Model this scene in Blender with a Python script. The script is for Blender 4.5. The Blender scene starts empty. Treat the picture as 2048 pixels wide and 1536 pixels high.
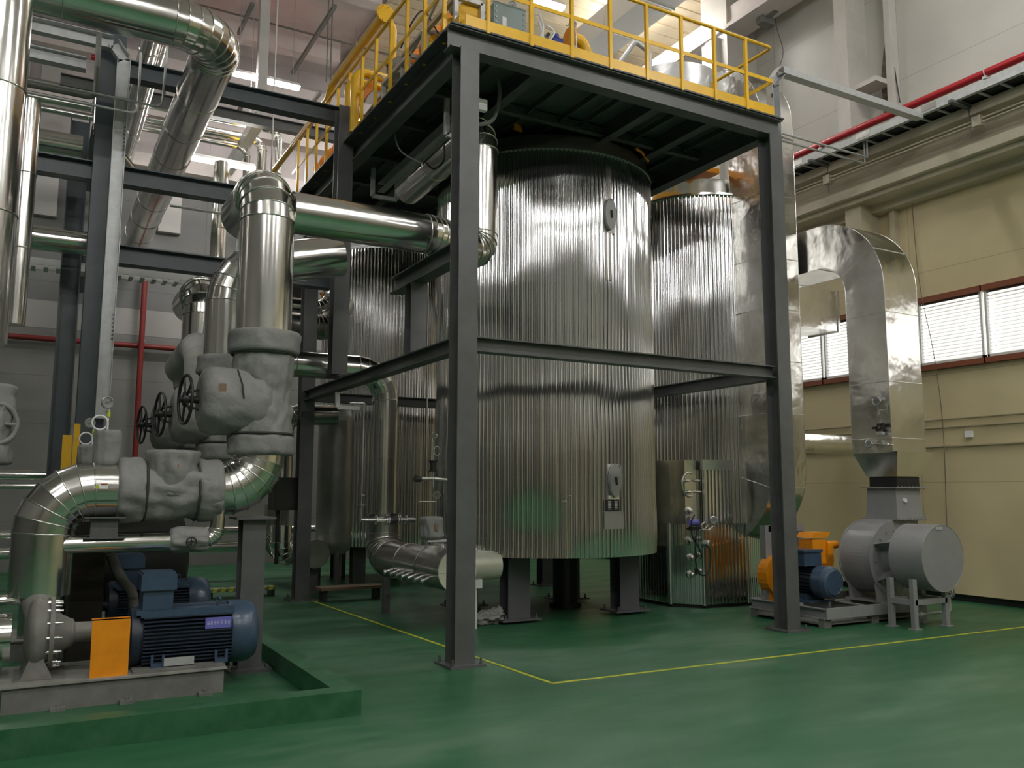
import bpy, math, random
from math import sin, cos, pi, radians, sqrt, atan2
from mathutils import Vector, Matrix, noise
random.seed(7)
V = Vector
sc = bpy.context.scene
COL = sc.collection
# ------------------------------------------------------------------ camera
CAM = V((-3.4817, -7.1945, 1.55)); FPX = 1718.37
_p, _r, _y = radians(7.125), radians(0.137), radians(29.134)
_fw = V((sin(_y)*cos(_p), cos(_y)*cos(_p), sin(_p)))
_rt = V((cos(_y), -sin(_y), 0)); _up = _rt.cross(_fw)
R_ = _rt*cos(_r) + _up*sin(_r); U_ = -_rt*sin(_r) + _up*cos(_r)
cd = bpy.data.cameras.new('camera'); cd.lens = FPX/2048*36; cd.sensor_width = 36
cam = bpy.data.objects.new('camera', cd); COL.objects.link(cam)
M4 = Matrix((R_, U_, -_fw)).transposed().to_4x4(); M4.translation = CAM
cam.matrix_world = M4; sc.camera = cam
# ------------------------------------------------------------------ view + world
sc.view_settings.view_transform = 'Standard'; sc.view_settings.look = 'None'
sc.view_settings.gamma = 1; sc.view_settings.exposure = 2.0
w = bpy.data.worlds.new('world'); sc.world = w; w.use_nodes = True
w.node_tree.nodes['Background'].inputs[0].default_value = (0.95, 0.98, 1.0, 1)
w.node_tree.nodes['Background'].inputs[1].default_value = 3.0
TUBE_E = 26.0          # brightness of the fluorescent tubes
def daylight(name, loc, rot, sx, sy, power, col):
    l = bpy.data.lights.new(name, 'AREA'); l.shape = 'RECTANGLE'; l.size = sx; l.size_y = sy; l.energy = power; l.color = col
    o = bpy.data.objects.new(name, l); o.location = loc; o.rotation_euler = rot; COL.objects.link(o); return o

def at(px, py, X=None, Y=None, Z=None):
    """point of the place seen at this spot of the photograph, on the plane X, Y or Z"""
    v = _fw*FPX + R_*(px-1024) - U_*(py-768)
    if X is not None: t = (X-CAM.x)/v.x
    elif Y is not None: t = (Y-CAM.y)/v.y
    else: t = (Z-CAM.z)/v.z
    return CAM + v*t

# ------------------------------------------------------------------ materials
MATS = {}
def _n(nt, t, **k):
    n = nt.nodes.new(t)
    for a, b in k.items(): setattr(n, a, b)
    return n
def mat(name, col, rough=.5, metal=0., var=0., vscale=3., bump=0., bscale=20., bdist=.01, stretch=(1, 1, 1), col2=None, emit=None, es=0, spec=.5, rvar=0., coat=0., detail=4.):
    if name in MATS: return MATS[name]
    m = bpy.data.materials.new(name); m.use_nodes = True; nt = m.node_tree
    b = nt.nodes['Principled BSDF']; L = nt.links.new
    b.inputs['Base Color'].default_value = (*col, 1); b.inputs['Roughness'].default_value = rough
    b.inputs['Metallic'].default_value = metal; b.inputs['Specular IOR Level'].default_value = spec
    b.inputs['Coat Weight'].default_value = coat; b.inputs['Coat Roughness'].default_value = .15
    tc = _n(nt, 'ShaderNodeTexCoord'); mp = _n(nt, 'ShaderNodeMapping'); mp.inputs['Scale'].default_value = stretch
    L(tc.outputs['Object'], mp.inputs['Vector'])
    if var > 0 or col2:
        nz = _n(nt, 'ShaderNodeTexNoise'); nz.inputs['Scale'].default_value = vscale; nz.inputs['Detail'].default_value = detail
        nz.inputs['Roughness'].default_value = .6
        L(mp.outputs[0], nz.inputs['Vector'])
        cr = _n(nt, 'ShaderNodeValToRGB'); cr.color_ramp.elements[0].position = .35; cr.color_ramp.elements[1].position = .68
        c2 = col2 or tuple(min(1, c*(1+var)) for c in col); c1 = col if col2 else tuple(c*(1-var) for c in col)
        cr.color_ramp.elements[0].color = (*c1, 1); cr.color_ramp.elements[1].color = (*c2, 1)
        L(nz.outputs['Fac'], cr.inputs[0]); L(cr.outputs[0], b.inputs['Base Color'])
    if rvar > 0:
        n2 = _n(nt, 'ShaderNodeTexNoise'); n2.inputs['Scale'].default_value = vscale*1.7; L(mp.outputs[0], n2.inputs['Vector'])
        mr = _n(nt, 'ShaderNodeMapRange'); mr.inputs['To Min'].default_value = max(.02, rough-rvar); mr.inputs['To Max'].default_value = rough+rvar
        L(n2.outputs['Fac'], mr.inputs['Value']); L(mr.outputs[0], b.inputs['Roughness'])
    if bump > 0:
        n3 = _n(nt, 'ShaderNodeTexNoise'); n3.inputs['Scale'].default_value = bscale; n3.inputs['Detail'].default_value = 3
        L(mp.outputs[0], n3.inputs['Vector']); bp = _n(nt, 'ShaderNodeBump'); bp.inputs['Strength'].default_value = bump; bp.inputs['Distance'].default_value = bdist
        L(n3.outputs['Fac'], bp.inputs['Height']); L(bp.outputs[0], b.inputs['Normal'])
    if emit:
        b.inputs['Emission Color'].default_value = (*emit, 1); b.inputs['Emission Strength'].default_value = es
    MATS[name] = m; return m
alu = mat('aluminium_cladding', (.78, .77, .73), .17, 1., var=.06, vscale=2, rvar=.06, bump=.25, bscale=3.0, bdist=.012, detail=2)
alu_s = mat('aluminium_band', (.86, .86, .84), .22, 1.)
corr = mat('corrugated_aluminium', (.80, .80, .79), .10, 1.)
duct = mat('sheet_aluminium_duct', (.80, .79, .76), .22, 1., var=.06, vscale=2, rvar=.07, bump=.55, bscale=2.3, bdist=.05, detail=2)
steel = mat('dark_grey_painted_steel', (.100, .102, .102), .42, 0., var=.12, vscale=4, bump=.1, bscale=30)
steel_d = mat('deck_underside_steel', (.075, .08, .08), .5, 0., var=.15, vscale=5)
steel_b = mat('blue_grey_painted_steel', (.06, .075, .085), .42, 0., var=.15, vscale=3)
galv = mat('galvanised_steel', (.50, .51, .51), .42, .35, var=.1, vscale=12)
white_m = mat('white_painted_metal', (.62, .62, .60), .4, .0, var=.05)
yellow = mat('yellow_paint', (.80, .46, .012), .35, 0., var=.06, vscale=6, coat=.2)
orange = mat('orange_paint', (.85, .30, .008), .42, 0., var=.07, vscale=8)
fan_g = mat('grey_fan_paint', (.27, .27, .275), .38, 0., var=.06, vscale=3, coat=.15)
blue = mat('blue_motor_paint', (.045, .078, .13), .34, 0., var=.12, vscale=8, coat=.25)
blue_d = mat('dark_blue_motor_fins', (.018, .028, .05), .45, 0., var=.1)
cloth = mat('grey_insulation_cloth', (.235, .235, .225), .7, 0., var=.08, vscale=5, bump=.6, bscale=11, bdist=.02)
cloth_d = mat('dark_stitching', (.05, .05, .045), .9)
pumpm = mat('grey_cast_iron_paint', (.19, .185, .165), .5, 0., var=.15, vscale=8, bump=.15, bscale=40)
dustg = mat('dusty_grey_paint', (.17, .17, .155), .6, 0., var=.18, vscale=6)
black = mat('black_metal', (.018, .018, .018), .45)
rubber = mat('black_rubber', (.012, .012, .012), .6)
redp = mat('red_pipe_paint', (.42, .012, .02), .35, 0., coat=.2)
redd = mat('dark_red_pipe_paint', (.20, .018, .014), .5)
steelm = mat('stainless_steel', (.62, .62, .60), .28, 1.)
whitep = mat('white_plastic', (.8, .8, .8), .4)
glassd = mat('gauge_dial', (.75, .75, .74), .25)
teal = mat('grey_green_enamel', (.24, .31, .30), .35, 0., coat=.2)
cream_m = mat('cream_sheet_cap', (.60, .60, .50), .4, .3, var=.06)
brown_l = mat('brown_tag', (.20, .13, .08), .6)
red_l = mat('red_tag', (.30, .07, .04), .6)
purple = mat('violet_label', (.16, .16, .52), .4)
valveb = mat('bright_blue_valve_paint', (.03, .05, .30), .35)
lgreen = mat('lime_fitting', (.45, .50, .05), .4)
haz_y = mat('hazard_yellow', (.55, .62, .03), .45)
wood = mat('brown_board', (.16, .11, .07), .7)
cab_blk = mat('black_cables', (.012, .014, .014), .6, var=.4, vscale=30)
brick_red = mat('window_frame_brown', (.22, .065, .03), .55)
slatm = mat('white_blind_slats', (.80, .80, .78), .5)
tubem = mat('lit_tube', (1, 1, 1), .5, emit=(1.0, .985, .95), es=TUBE_E)
lamp_b = mat('lamp_housing', (.75, .75, .75), .4)
line_m = mat('yellow_floor_line', (.46, .50, .035), .5, var=.25, vscale=9)

def floor_material():
    m = bpy.data.materials.new('green_epoxy_floor'); m.use_nodes = True; nt = m.node_tree; L = nt.links.new
    b = nt.nodes['Principled BSDF']; tc = _n(nt, 'ShaderNodeTexCoord')
    mp = _n(nt, 'ShaderNodeMapping'); mp.inputs['Scale'].default_value = (.35, 1.1, 1); mp.inputs['Rotation'].default_value = (0, 0, .5)
    L(tc.outputs['Object'], mp.inputs['Vector'])
    n1 = _n(nt, 'ShaderNodeTexNoise'); n1.inputs['Scale'].default_value = 1.4; n1.inputs['Detail'].default_value = 6; n1.inputs['Roughness'].default_value = .62
    L(mp.outputs[0], n1.inputs['Vector'])
    cr = _n(nt, 'ShaderNodeValToRGB'); e = cr.color_ramp.elements
    e[0].position = .36; e[0].color = (.018, .098, .040, 1); e[1].position = .72; e[1].color = (.085, .170, .098, 1)
    k = e.new(.52); k.color = (.027, .118, .052, 1)
    L(n1.outputs['Fac'], cr.inputs[0]); L(cr.outputs[0], b.inputs['Base Color'])
    n2 = _n(nt, 'ShaderNodeTexNoise'); n2.inputs['Scale'].default_value = 2.5; L(mp.outputs[0], n2.inputs['Vector'])
    mr = _n(nt, 'ShaderNodeMapRange'); mr.inputs['To Min'].default_value = .22; mr.inputs['To Max'].default_value = .6
    L(n2.outputs['Fac'], mr.inputs['Value']); L(mr.outputs[0], b.inputs['Roughness'])
    return m
def wall_material(name, cols, sx, sz, jw=.010, bands=(), dirt=.12, axis='Y', rough=.6):
    """painted wall panels: sx by sz metre panels with fine joints; bands = [(z0, colour)...] going up"""
    m = bpy.data.materials.new(name); m.use_nodes = True; nt = m.node_tree; L = nt.links.new
    b = nt.nodes['Principled BSDF']; b.inputs['Roughness'].default_value = rough
    tc = _n(nt, 'ShaderNodeTexCoord'); sp = _n(nt, 'ShaderNodeSeparateXYZ'); L(tc.outputs['Object'], sp.inputs[0])
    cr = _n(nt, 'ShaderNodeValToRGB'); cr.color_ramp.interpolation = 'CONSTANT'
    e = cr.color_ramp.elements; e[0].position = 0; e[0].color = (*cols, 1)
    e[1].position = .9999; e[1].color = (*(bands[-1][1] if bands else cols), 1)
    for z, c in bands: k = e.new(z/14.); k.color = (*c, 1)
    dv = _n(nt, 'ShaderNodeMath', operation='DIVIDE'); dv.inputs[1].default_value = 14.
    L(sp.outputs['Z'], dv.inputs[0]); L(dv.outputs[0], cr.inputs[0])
    def joint(out, s):
        a = _n(nt, 'ShaderNodeMath', operation='PINGPONG'); a.inputs[1].default_value = s/2; L(out, a.inputs[0])
        c = _n(nt, 'ShaderNodeMath', operation='LESS_THAN'); c.inputs[1].default_value = jw; L(a.outputs[0], c.inputs[0]); return c
    j1 = joint(sp.outputs[axis], sx); j2 = joint(sp.outputs['Z'], sz)
    mx = _n(nt, 'ShaderNodeMath', operation='MAXIMUM'); L(j1.outputs[0], mx.inputs[0]); L(j2.outputs[0], mx.inputs[1])
    nz = _n(nt, 'ShaderNodeTexNoise'); nz.inputs['Scale'].default_value = .9; nz.inputs['Detail'].default_value = 5; L(tc.outputs['Object'], nz.inputs['Vector'])
    mr = _n(nt, 'ShaderNodeMapRange'); mr.inputs['From Min'].default_value = .3; mr.inputs['From Max'].default_value = .7
    mr.inputs['To Min'].default_value = 1-dirt; mr.inputs['To Max'].default_value = 1.0; L(nz.outputs['Fac'], mr.inputs['Value'])
    k = _n(nt, 'ShaderNodeMix', data_type='RGBA', blend_type='MULTIPLY'); k.inputs['Factor'].default_value = 1
    L(cr.outputs[0], k.inputs['A']); L(mr.outputs[0], k.inputs['B'])
    k2 = _n(nt, 'ShaderNodeMix', data_type='RGBA', blend_type='MULTIPLY'); L(mx.outputs[0], k2.inputs['Factor'])
    L(k.outputs['Result'], k2.inputs['A']); k2.inputs['B'].default_value = (.72, .72, .7, 1)
    L(k2.outputs['Result'], b.inputs['Base Color'])
    return m

# ------------------------------------------------------------------ mesh builder
def basis(d, up=None):
    d = V(d).normalized()
    u = V(up) if up is not None else (V((0, 0, 1)) if abs(d.z) < .95 else V((0, 1, 0)))
    x = u.cross(d)
    if x.length < 1e-6: x = V((1, 0, 0)).cross(d)
    x.normalize(); return x, d.cross(x).normalized(), d      # x side, y up, d
class MB:
    def __init__(s): s.v = []; s.f = []; s.sm = []
    def add(s, vs, fs, smooth=False):
        o = len(s.v); s.v += [tuple(v) for v in vs]; s.f += [tuple(i+o for i in f) for f in fs]; s.sm += [smooth]*len(fs); return s
    def box(s, c, size, ang=0, M=None):
        c = V(c); hx, hy, hz = [k/2 for k in size]; R = M or Matrix.Rotation(ang, 3, 'Z')
        vs = [c + R@V((a*hx, b*hy, d*hz)) for d in (-1, 1) for b in (-1, 1) for a in (-1, 1)]
        return s.add(vs, [(0, 2, 3, 1), (4, 5, 7, 6), (0, 1, 5, 4), (2, 6, 7, 3), (0, 4, 6, 2), (1, 3, 7, 5)])
    def bb(s, x0, x1, y0, y1, z0, z1): return s.box(((x0+x1)/2, (y0+y1)/2, (z0+z1)/2), (abs(x1-x0), abs(y1-y0), abs(z1-z0)))
    def prof(s, p1, p2, poly, up=None, smooth=False):
        p1, p2 = V(p1), V(p2); x, y, d = basis(p2-p1, up); n = len(poly)
        vs = [p1+x*a+y*b for a, b in poly]+[p2+x*a+y*b for a, b in poly]
        fs = [(i, (i+1) % n, n+(i+1) % n, n+i) for i in range(n)]+[tuple(range(n-1, -1, -1)), tuple(range(n, 2*n))]
        return s.add(vs, fs, smooth)
    def bar(s, p1, p2, w_, h, up=None): a, b = w_/2, h/2; return s.prof(p1, p2, [(-a, -b), (a, -b), (a, b), (-a, b)], up)
    def hb(s, p1, p2, b, h, t=.012, up=None):       # H section: flanges at +-h/2 along up, width b
        a, c, k = b/2, h/2, t/2
        return s.prof(p1, p2, [(-a, -c), (a, -c), (a, -c+t), (k, -c+t), (k, c-t), (a, c-t), (a, c), (-a, c), (-a, c-t), (-k, c-t), (-k, -c+t), (-a, -c+t)], up)
    def ch(s, p1, p2, b, h, t=.01, up=None):        # channel open towards side x
        a, c = b/2, h/2
        return s.prof(p1, p2, [(-a, -c), (a, -c), (a, -c+t), (-a+t, -c+t), (-a+t, c-t), (a, c-t), (a, c), (-a, c)], up)
    def cyl(s, p1, p2, r1, r2=None, seg=24, caps=True, smooth=True):
        p1, p2 = V(p1), V(p2); r2 = r1 if r2 is None else r2; x, y, d = basis(p2-p1)
        vs = [p1+(x*cos(2*pi*i/seg)+y*sin(2*pi*i/seg))*r1 for i in range(seg)]+[p2+(x*cos(2*pi*i/seg)+y*sin(2*pi*i/seg))*r2 for i in range(seg)]
        s.add(vs, [(i, (i+1) % seg, seg+(i+1) % seg, seg+i) for i in range(seg)], smooth)
        if caps: s.add(vs, [tuple(range(seg-1, -1, -1)), tuple(range(seg, 2*seg))])
        return s
    def tube(s, pts, r, seg=10, closed=False):
        pts = [V(p) for p in pts]; n = len(pts); vs = []; px = None
        for i, p in enumerate(pts):
            if closed: d = pts[(i+1) % n]-pts[i-1]
            else: d = (pts[min(i+1, n-1)]-pts[max(i-1, 0)])
            d.normalize()
            if px is None: x, y, _ = basis(d)
            else:
                x = px-d*px.dot(d)
                if x.length < 1e-6: x = basis(d)[0]
                x.normalize(); y = d.cross(x)
            px = x
            rr = r[i] if isinstance(r, (list, tuple)) else r
            vs += [p+(x*cos(2*pi*k/seg)+y*sin(2*pi*k/seg))*rr for k in range(seg)]
        m = n if closed else n-1
        fs = [(i*seg+k, i*seg+(k+1) % seg, ((i+1) % n)*seg+(k+1) % seg, ((i+1) % n)*seg+k) for i in range(m) for k in range(seg)]
        s.add(vs, fs, True)
        if not closed: s.add(vs, [tuple(range(seg-1, -1, -1)), tuple((n-1)*seg+k for k in range(seg))])
        return s
    def ring(s, c, axis, R, r, seg=28, rs=8, sq=1.):
        x, y, d = basis(axis); c = V(c)
        return s.tube([c+x*(R*cos(2*pi*i/seg))+y*(R*sin(2*pi*i/seg)*sq) for i in range(seg)], r, rs, True)
    def lathe(s, c, axis, prof, seg=32, sharp=True, cap=True):
        c = V(c); x, y, d = basis(axis)
        rings = [[c+d*z+(x*cos(2*pi*i/seg)+y*sin(2*pi*i/seg))*r for i in range(seg)] for r, z in prof]
        if sharp:
            for a, b in zip(rings, rings[1:]): s.add(a+b, [(i, (i+1) % seg, seg+(i+1) % seg, seg+i) for i in range(seg)], True)
        else:
            vs = sum(rings, []); s.add(vs, [(j*seg+i, j*seg+(i+1) % seg, (j+1)*seg+(i+1) % seg, (j+1)*seg+i) for j in range(len(rings)-1) for i in range(seg)], True)
        if cap:
            if prof[0][0] > 1e-4: s.add(rings[0], [tuple(range(seg-1, -1, -1))])
            if prof[-1][0] > 1e-4: s.add(rings[-1], [tuple(range(seg))])
        return s
    def sph(s, c, r, sc_=(1, 1, 1), seg=16, rg=10):
        c = V(c); vs = [c+V((0, 0, -r*sc_[2]))]
        for j in range(1, rg):
            a = -pi/2+pi*j/rg
            vs += [c+V((r*sc_[0]*cos(a)*cos(2*pi*i/seg), r*sc_[1]*cos(a)*sin(2*pi*i/seg), r*sc_[2]*sin(a))) for i in range(seg)]
        vs.append(c+V((0, 0, r*sc_[2]))); fs = [(0, 1+(i+1) % seg, 1+i) for i in range(seg)]
        for j in range(rg-2): fs += [(1+j*seg+i, 1+j*seg+(i+1) % seg, 1+(j+1)*seg+(i+1) % seg, 1+(j+1)*seg+i) for i in range(seg)]
        k = 1+(rg-2)*seg; fs += [(k+i, k+(i+1) % seg, len(vs)-1) for i in range(seg)]
        return s.add(vs, fs, True)
    def sheet(s, poly, vec):                        # polygon (3d points) given a thickness vector
        p = [V(q) for q in poly]; v = V(vec); n = len(p)
        return s.add(p+[q+v for q in p], [tuple(range(n-1, -1, -1)), tuple(range(n, 2*n))]+[(i, (i+1) % n, n+(i+1) % n, n+i) for i in range(n)])
    def corr(s, c, R, z0, z1, n=170, amp=.012, rows=20, dent=.006, k=8, seed=0.):
        vs = []; N = n*k
        pr = [0, 0, .15, .85, 1., 1., .85, .15][:k]
        for j in range(rows+1):
            z = z0+(z1-z0)*j/rows
            for i in range(N):
                a = 2*pi*i/N; t = pr[i % k]
                r = R+amp*(t-.5)*2+dent*noise.noise(V((cos(a)*1.6+seed, sin(a)*1.6, z*1.3)))+dent*.35*noise.noise(V((cos(a)*4, sin(a)*4+seed, z*1.6)))
                vs.append((c[0]+r*cos(a), c[1]+r*sin(a), z))
        return s.add(vs, [(j*N+i, j*N+(i+1) % N, (j+1)*N+(i+1) % N, (j+1)*N+i) for j in range(rows) for i in range(N)], True)
    def split(s):
        """one builder per piece that stands apart from the others"""
        key = {}; par = list(range(len(s.v)))
        def fd(i):
            while par[i] != i: par[i] = par[par[i]]; i = par[i]
            return i
        for i, v in enumerate(s.v):
            k = (round(v[0], 4), round(v[1], 4), round(v[2], 4))
            if k in key: par[fd(i)] = fd(key[k])
            else: key[k] = i
        for f in s.f:
            for j in f[1:]: par[fd(j)] = fd(f[0])
        g = {}
        for i in range(len(s.v)): g.setdefault(fd(i), []).append(i)
        L = []
        for r_, ids in g.items():
            P = [s.v[i] for i in ids]; L.append([[min(p[k] for p in P)-.002 for k in range(3)], [max(p[k] for p in P)+.002 for k in range(3)], {r_}])
        ch = True
        while ch:
            ch = False; out = []
            for b in L:
                for o in out:
                    if all(b[0][k] <= o[1][k] and o[0][k] <= b[1][k] for k in range(3)):
                        o[0] = [min(p, q) for p, q in zip(o[0], b[0])]; o[1] = [max(p, q) for p, q in zip(o[1], b[1])]; o[2] |= b[2]; ch = True; break
                else: out.append(b)
            L = out
        R = []
        for b in L:
            m = MB(); mp = {}
            for f, sm in zip(s.f, s.sm):
                if fd(f[0]) in b[2]:
                    for i in f:
                        if i not in mp: mp[i] = len(m.v); m.v.append(s.v[i])
                    m.f.append(tuple(mp[i] for i in f)); m.sm.append(sm)
            R.append(m)
        return R
    def build(s, name, m, parent=None, vis=True):
        if parent is not None and name in SPLIT:
            R = s.split()
            if 1 < len(R) <= 40: return [q.build1(name, m, parent) for q in R][0]
        return s.build1(name, m, parent)
    def build1(s, name, m, parent=None):
        me = bpy.data.meshes.new(name)
        off = V(parent.get('_o', (0, 0, 0))) if parent else V((0, 0, 0))
        if parent is None and s.v:
            xs, ys, zs = zip(*s.v); off = V(((min(xs)+max(xs))/2, (min(ys)+max(ys))/2, min(zs)))
        me.from_pydata([tuple(V(v)-off) for v in s.v], [], s.f)
        me.polygons.foreach_set('use_smooth', s.sm); me.materials.append(m); me.update()
        o = bpy.data.objects.new(name, me); COL.objects.link(o); MADE.append(o)
        if parent: o.parent = parent; o['_o'] = tuple(off)
        else: o.location = off; o['_o'] = tuple(off)
        return o
MADE = []
SPLIT = set('flange bolt anchor_clip hanger_rod pipe_hanger base_plate foot leg mount bracket pipe_bracket cable_gland lamp_tube lifting_eye clamp splice_plate drain_nozzle upright crossbar valve_body deck_stiffener side_channel side_rail orange_edge pipe clip motor_rail bearing middle_rail strap lid_bolts corner_trim stem plate seam_strip side_plate front_cabinet cabinet_trim body'.split())
def tag(o, label, cat=None, group=None, kind=None):
    o['label'] = label
    if cat: o['category'] = cat
    if group: o['group'] = group
    if kind: o['kind'] = kind
    return o
def thing(name, label, cat, loc, group=None):
    o = bpy.data.objects.new(name, None); COL.objects.link(o); o.location = loc; o['_o'] = tuple(loc); o.empty_display_size = .1
    MADE.append(o); return tag(o, label, cat, group)
def struct(name, mb, m):
    o = mb.build(name, m); o['kind'] = 'structure'; return o
def dup(o, delta, parent=None):
    c = o.copy(); COL.objects.link(c); MADE.append(c)
    if parent: c.parent = parent
    else: c.location = V(o.location)+V(delta)
    for ch in [k for k in MADE if k.parent == o and k != c]: dup(ch, delta, c)
    return c
def arc_path(pts, rad, n=6):
    """polyline with rounded corners; returns list of joint points"""
    pts = [V(p) for p in pts]; out = [pts[0]]
    for i in range(1, len(pts)-1):
        a, b, c = pts[i-1], pts[i], pts[i+1]; u = (a-b).normalized(); v = (c-b).normalized()
        ang = u.angle(v); r = rad[i-1] if isinstance(rad, (list, tuple)) else rad
        tl = r/math.tan(ang/2); nrm = u.cross(v).normalized(); p0 = b+u*tl; cen = p0+((v-u*u.dot(v)).normalized())*r
        w0 = p0-cen; tot = pi-ang; ax = u.cross(v).normalized()
        for k in range(n+1):
            out.append(cen+Matrix.Rotation(-tot*k/n, 3, ax)@w0)
    out.append(pts[-1]); return out
def clad(mb, band, pts, r, rad=.5, n=6, step=.95, seg=40, caps=True, first=0.):
    """insulated pipe in sheet cladding: separate mitred gores in bends, overlapping sleeves on straights, beads at the seams"""
    P = arc_path(pts, rad, n) if len(pts) > 2 else [V(p) for p in pts]
    Q = [P[0]]; st = [True]
    for a, b in zip(P, P[1:]):
        L = (b-a).length; m = max(1, int(round(L/step))) if L > step*1.3 else 1
        for k in range(1, m+1): Q.append(a+(b-a)*k/m)
    nQ = len(Q); dirs = [(Q[i+1]-Q[i]).normalized() for i in range(nQ-1)]
    x, y, d = basis(dirs[0]); rings = []
    def ringat(p, nrm, xd, dr, dd):      # circle of the pipe of direction dd cut by plane nrm
        yd = dd.cross(xd); o = []
        for k in range(seg):
            q = (xd*cos(2*pi*k/seg)+yd*sin(2*pi*k/seg))*dr
            t = -(q.dot(nrm))/dd.dot(nrm); o.append(p+q+dd*t)
        return o
    for i in range(nQ-1):
        dd = dirs[i]
        x = (x-dd*x.dot(dd)).normalized()
        n0 = dd if i == 0 else (dirs[i-1]+dd).normalized(); n1 = dd if i == nQ-2 else (dirs[i+1]+dd).normalized()
        rr = r*(1+(.006 if i % 2 else 0))
        a = ringat(Q[i], n0, x, rr, dd); b = ringat(Q[i+1], n1, x, rr, dd)
        mb.add(a+b, [(k, (k+1) % seg, seg+(k+1) % seg, seg+k) for k in range(seg)], True)
        if i > 0 and band is not None:
            c = [q+(q-Q[i]).normalized()*.004 for q in a]
            band.tube(c, .006, 6, True)
        if caps and i == 0: mb.add(a, [tuple(range(seg-1, -1, -1))])
        if caps and i == nQ-2: mb.add(b, [tuple(range(seg))])
    return Q
def pipe_thing(name, label, pts, r, rad=.5, n=6, step=.95, m=None, cat='pipe', seg=40, group=None, band=True):
    t = thing(name, label, cat, tuple(V(pts[0])), group)
    a = MB(); clad(a, a if band else None, pts, r, rad, n, step, seg); a.build('cladding', m or alu, t)
    return t
def jacket(mb, p1, p2, r, wr=.012, seg=56, rows=16, seed=0., bulge=.0, round_=.03, rf=None, freq=3.):
    """soft insulation jacket wrapped round p1-p2"""
    p1, p2 = V(p1), V(p2); x, y, d = basis(p2-p1); L = (p2-p1).length; vs = []
    prof = [(0, 0), (0, .75), (.02, .95)]
    ts = [(0, .0), (0, r*.6), (0, r-round_), (round_*.3/L, r-round_*.3), (round_/L, r)]
    ts += [(round_/L+(1-2*round_/L)*(k/rows), r) for k in range(1, rows)]
    ts += [(1-round_/L, r), (1-round_*.3/L, r-round_*.3), (1, r-round_), (1, r*.6), (1, 0)]
    for t, rr in ts:
        for k in range(seg):
            a = 2*pi*k/seg; o = x*cos(a)+y*sin(a)
            q = p1+d*(L*t)
            e = rr
            if rr > r*.5:
                e = rr*(rf(t, a) if rf else 1)+bulge*sin(pi*t)+wr*noise.noise(V((cos(a)*freq+seed, sin(a)*freq, t*L*freq*2.2)))*1.6+wr*.6*abs(noise.noise(V((cos(a)*freq*2.4, sin(a)*freq*2.4+seed, t*L*freq*4))))
            vs.append(q+o*e)
    m = len(ts)
    return mb.add(vs, [(j*seg+k, j*seg+(k+1) % seg, (j+1)*seg+(k+1) % seg, (j+1)*seg+k) for j in range(m-1) for k in range(seg)], True)
def gauge(t, c, facing, r=.05, pre='dial'):
    """round pressure gauge parts under thing t"""
    c = V(c); f = V(facing).normalized(); x, y, d = basis(f)
    MB().lathe(c-f*.02, f, [(r*.98, 0), (r, .005), (r, .035), (r*.9, .038), (r*.88, .028)], 28).build('case', steelm, t)
    k = MB().lathe(c+f*.004, f, [(r*.9, 0), (r*.9, .004)], 28).build('dial', glassd, t)
    MB().bar(c+f*.011-x*r*.3-y*r*.2, c+f*.011+x*r*.6+y*r*.35, .004, .003, up=f).build('needle', black, k)
def handwheel(t, c, axis, R, r=.012, spokes=5, m=None, hub=.03, name='handwheel'):
    mb = MB(); c = V(c); x, y, d = basis(axis); mb.ring(c, axis, R, r, 36, 8)
    for k in range(spokes):
        a = 2*pi*k/spokes; mb.tube([c, c+(x*cos(a)+y*sin(a))*R], r*.75, 6)
    mb.cyl(c-d*hub*.6, c+d*hub*.6, hub, seg=14); return mb.build(name, m or black, t)
def hexbolt(mb, p, axis, r=.012, h=.014): d = V(axis).normalized(); mb.cyl(V(p), V(p)+d*h, r, seg=6, smooth=False)
def flange(mb, c, axis, R, th=.025, bolts=8, br=.008):
    d = V(axis).normalized(); c = V(c); x, y, _ = basis(d); mb.cyl(c-d*th/2, c+d*th/2, R, seg=32)
    for k in range(bolts):
        a = 2*pi*(k+.5)/bolts; q = c+(x*cos(a)+y*sin(a))*(R*.84); mb.cyl(q-d*(th/2+.012), q+d*(th/2+.012), br, seg=6, smooth=False)
# ================================================================== THE HALL
XL, XR, YF, YB, ZC = -13., 8.3, -20., 12., 11.4
struct('floor', MB().bb(XL-.2, XR+.2, YF-.2, YB+.2, -.2, 0), floor_material())
cream, whit = (.66, .56, .34), (.55, .54, .49)
wr = wall_material('cream_and_white_wall_panels', cream, 2.6, 1.6, .006, [(6.2, whit)], .16, 'Y', .42)
mbw = MB()   # right wall with the window band cut out
WIN = [(-6.2, 4.9)]; wz0, wz1 = 3.42, 4.44
for a, b, c, d in [(YF, YB, .10, wz0), (YF, YB, wz1, ZC), (YF, WIN[0][0], wz0, wz1), (WIN[0][1], YB, wz0, wz1)]: mbw.bb(XR, XR+.2, a, b, c, d)
struct('wall_right', mbw, wr)
struct('dark_gap_right', MB().bb(XR+.06, XR+.2, YF, YB, 0, .10), black)  # black colour stands in for the shade in the gap below the panels
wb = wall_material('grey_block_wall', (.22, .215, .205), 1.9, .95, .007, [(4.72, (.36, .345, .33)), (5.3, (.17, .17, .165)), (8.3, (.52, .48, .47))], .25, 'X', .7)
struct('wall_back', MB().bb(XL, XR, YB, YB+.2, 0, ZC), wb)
wf = wall_material('banded_front_plaster', (.30, .27, .21), 3.0, 3.0, .02, [(3.2, (.42, .39, .32)), (5.0, (.58, .57, .54))], .2, 'X', .6)  # unseen wall; bands dark low, pale high to shape the tank's reflections
struct('wall_front', MB().bb(XL, XR, YF-.2, YF, 0, ZC), wf)
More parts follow.
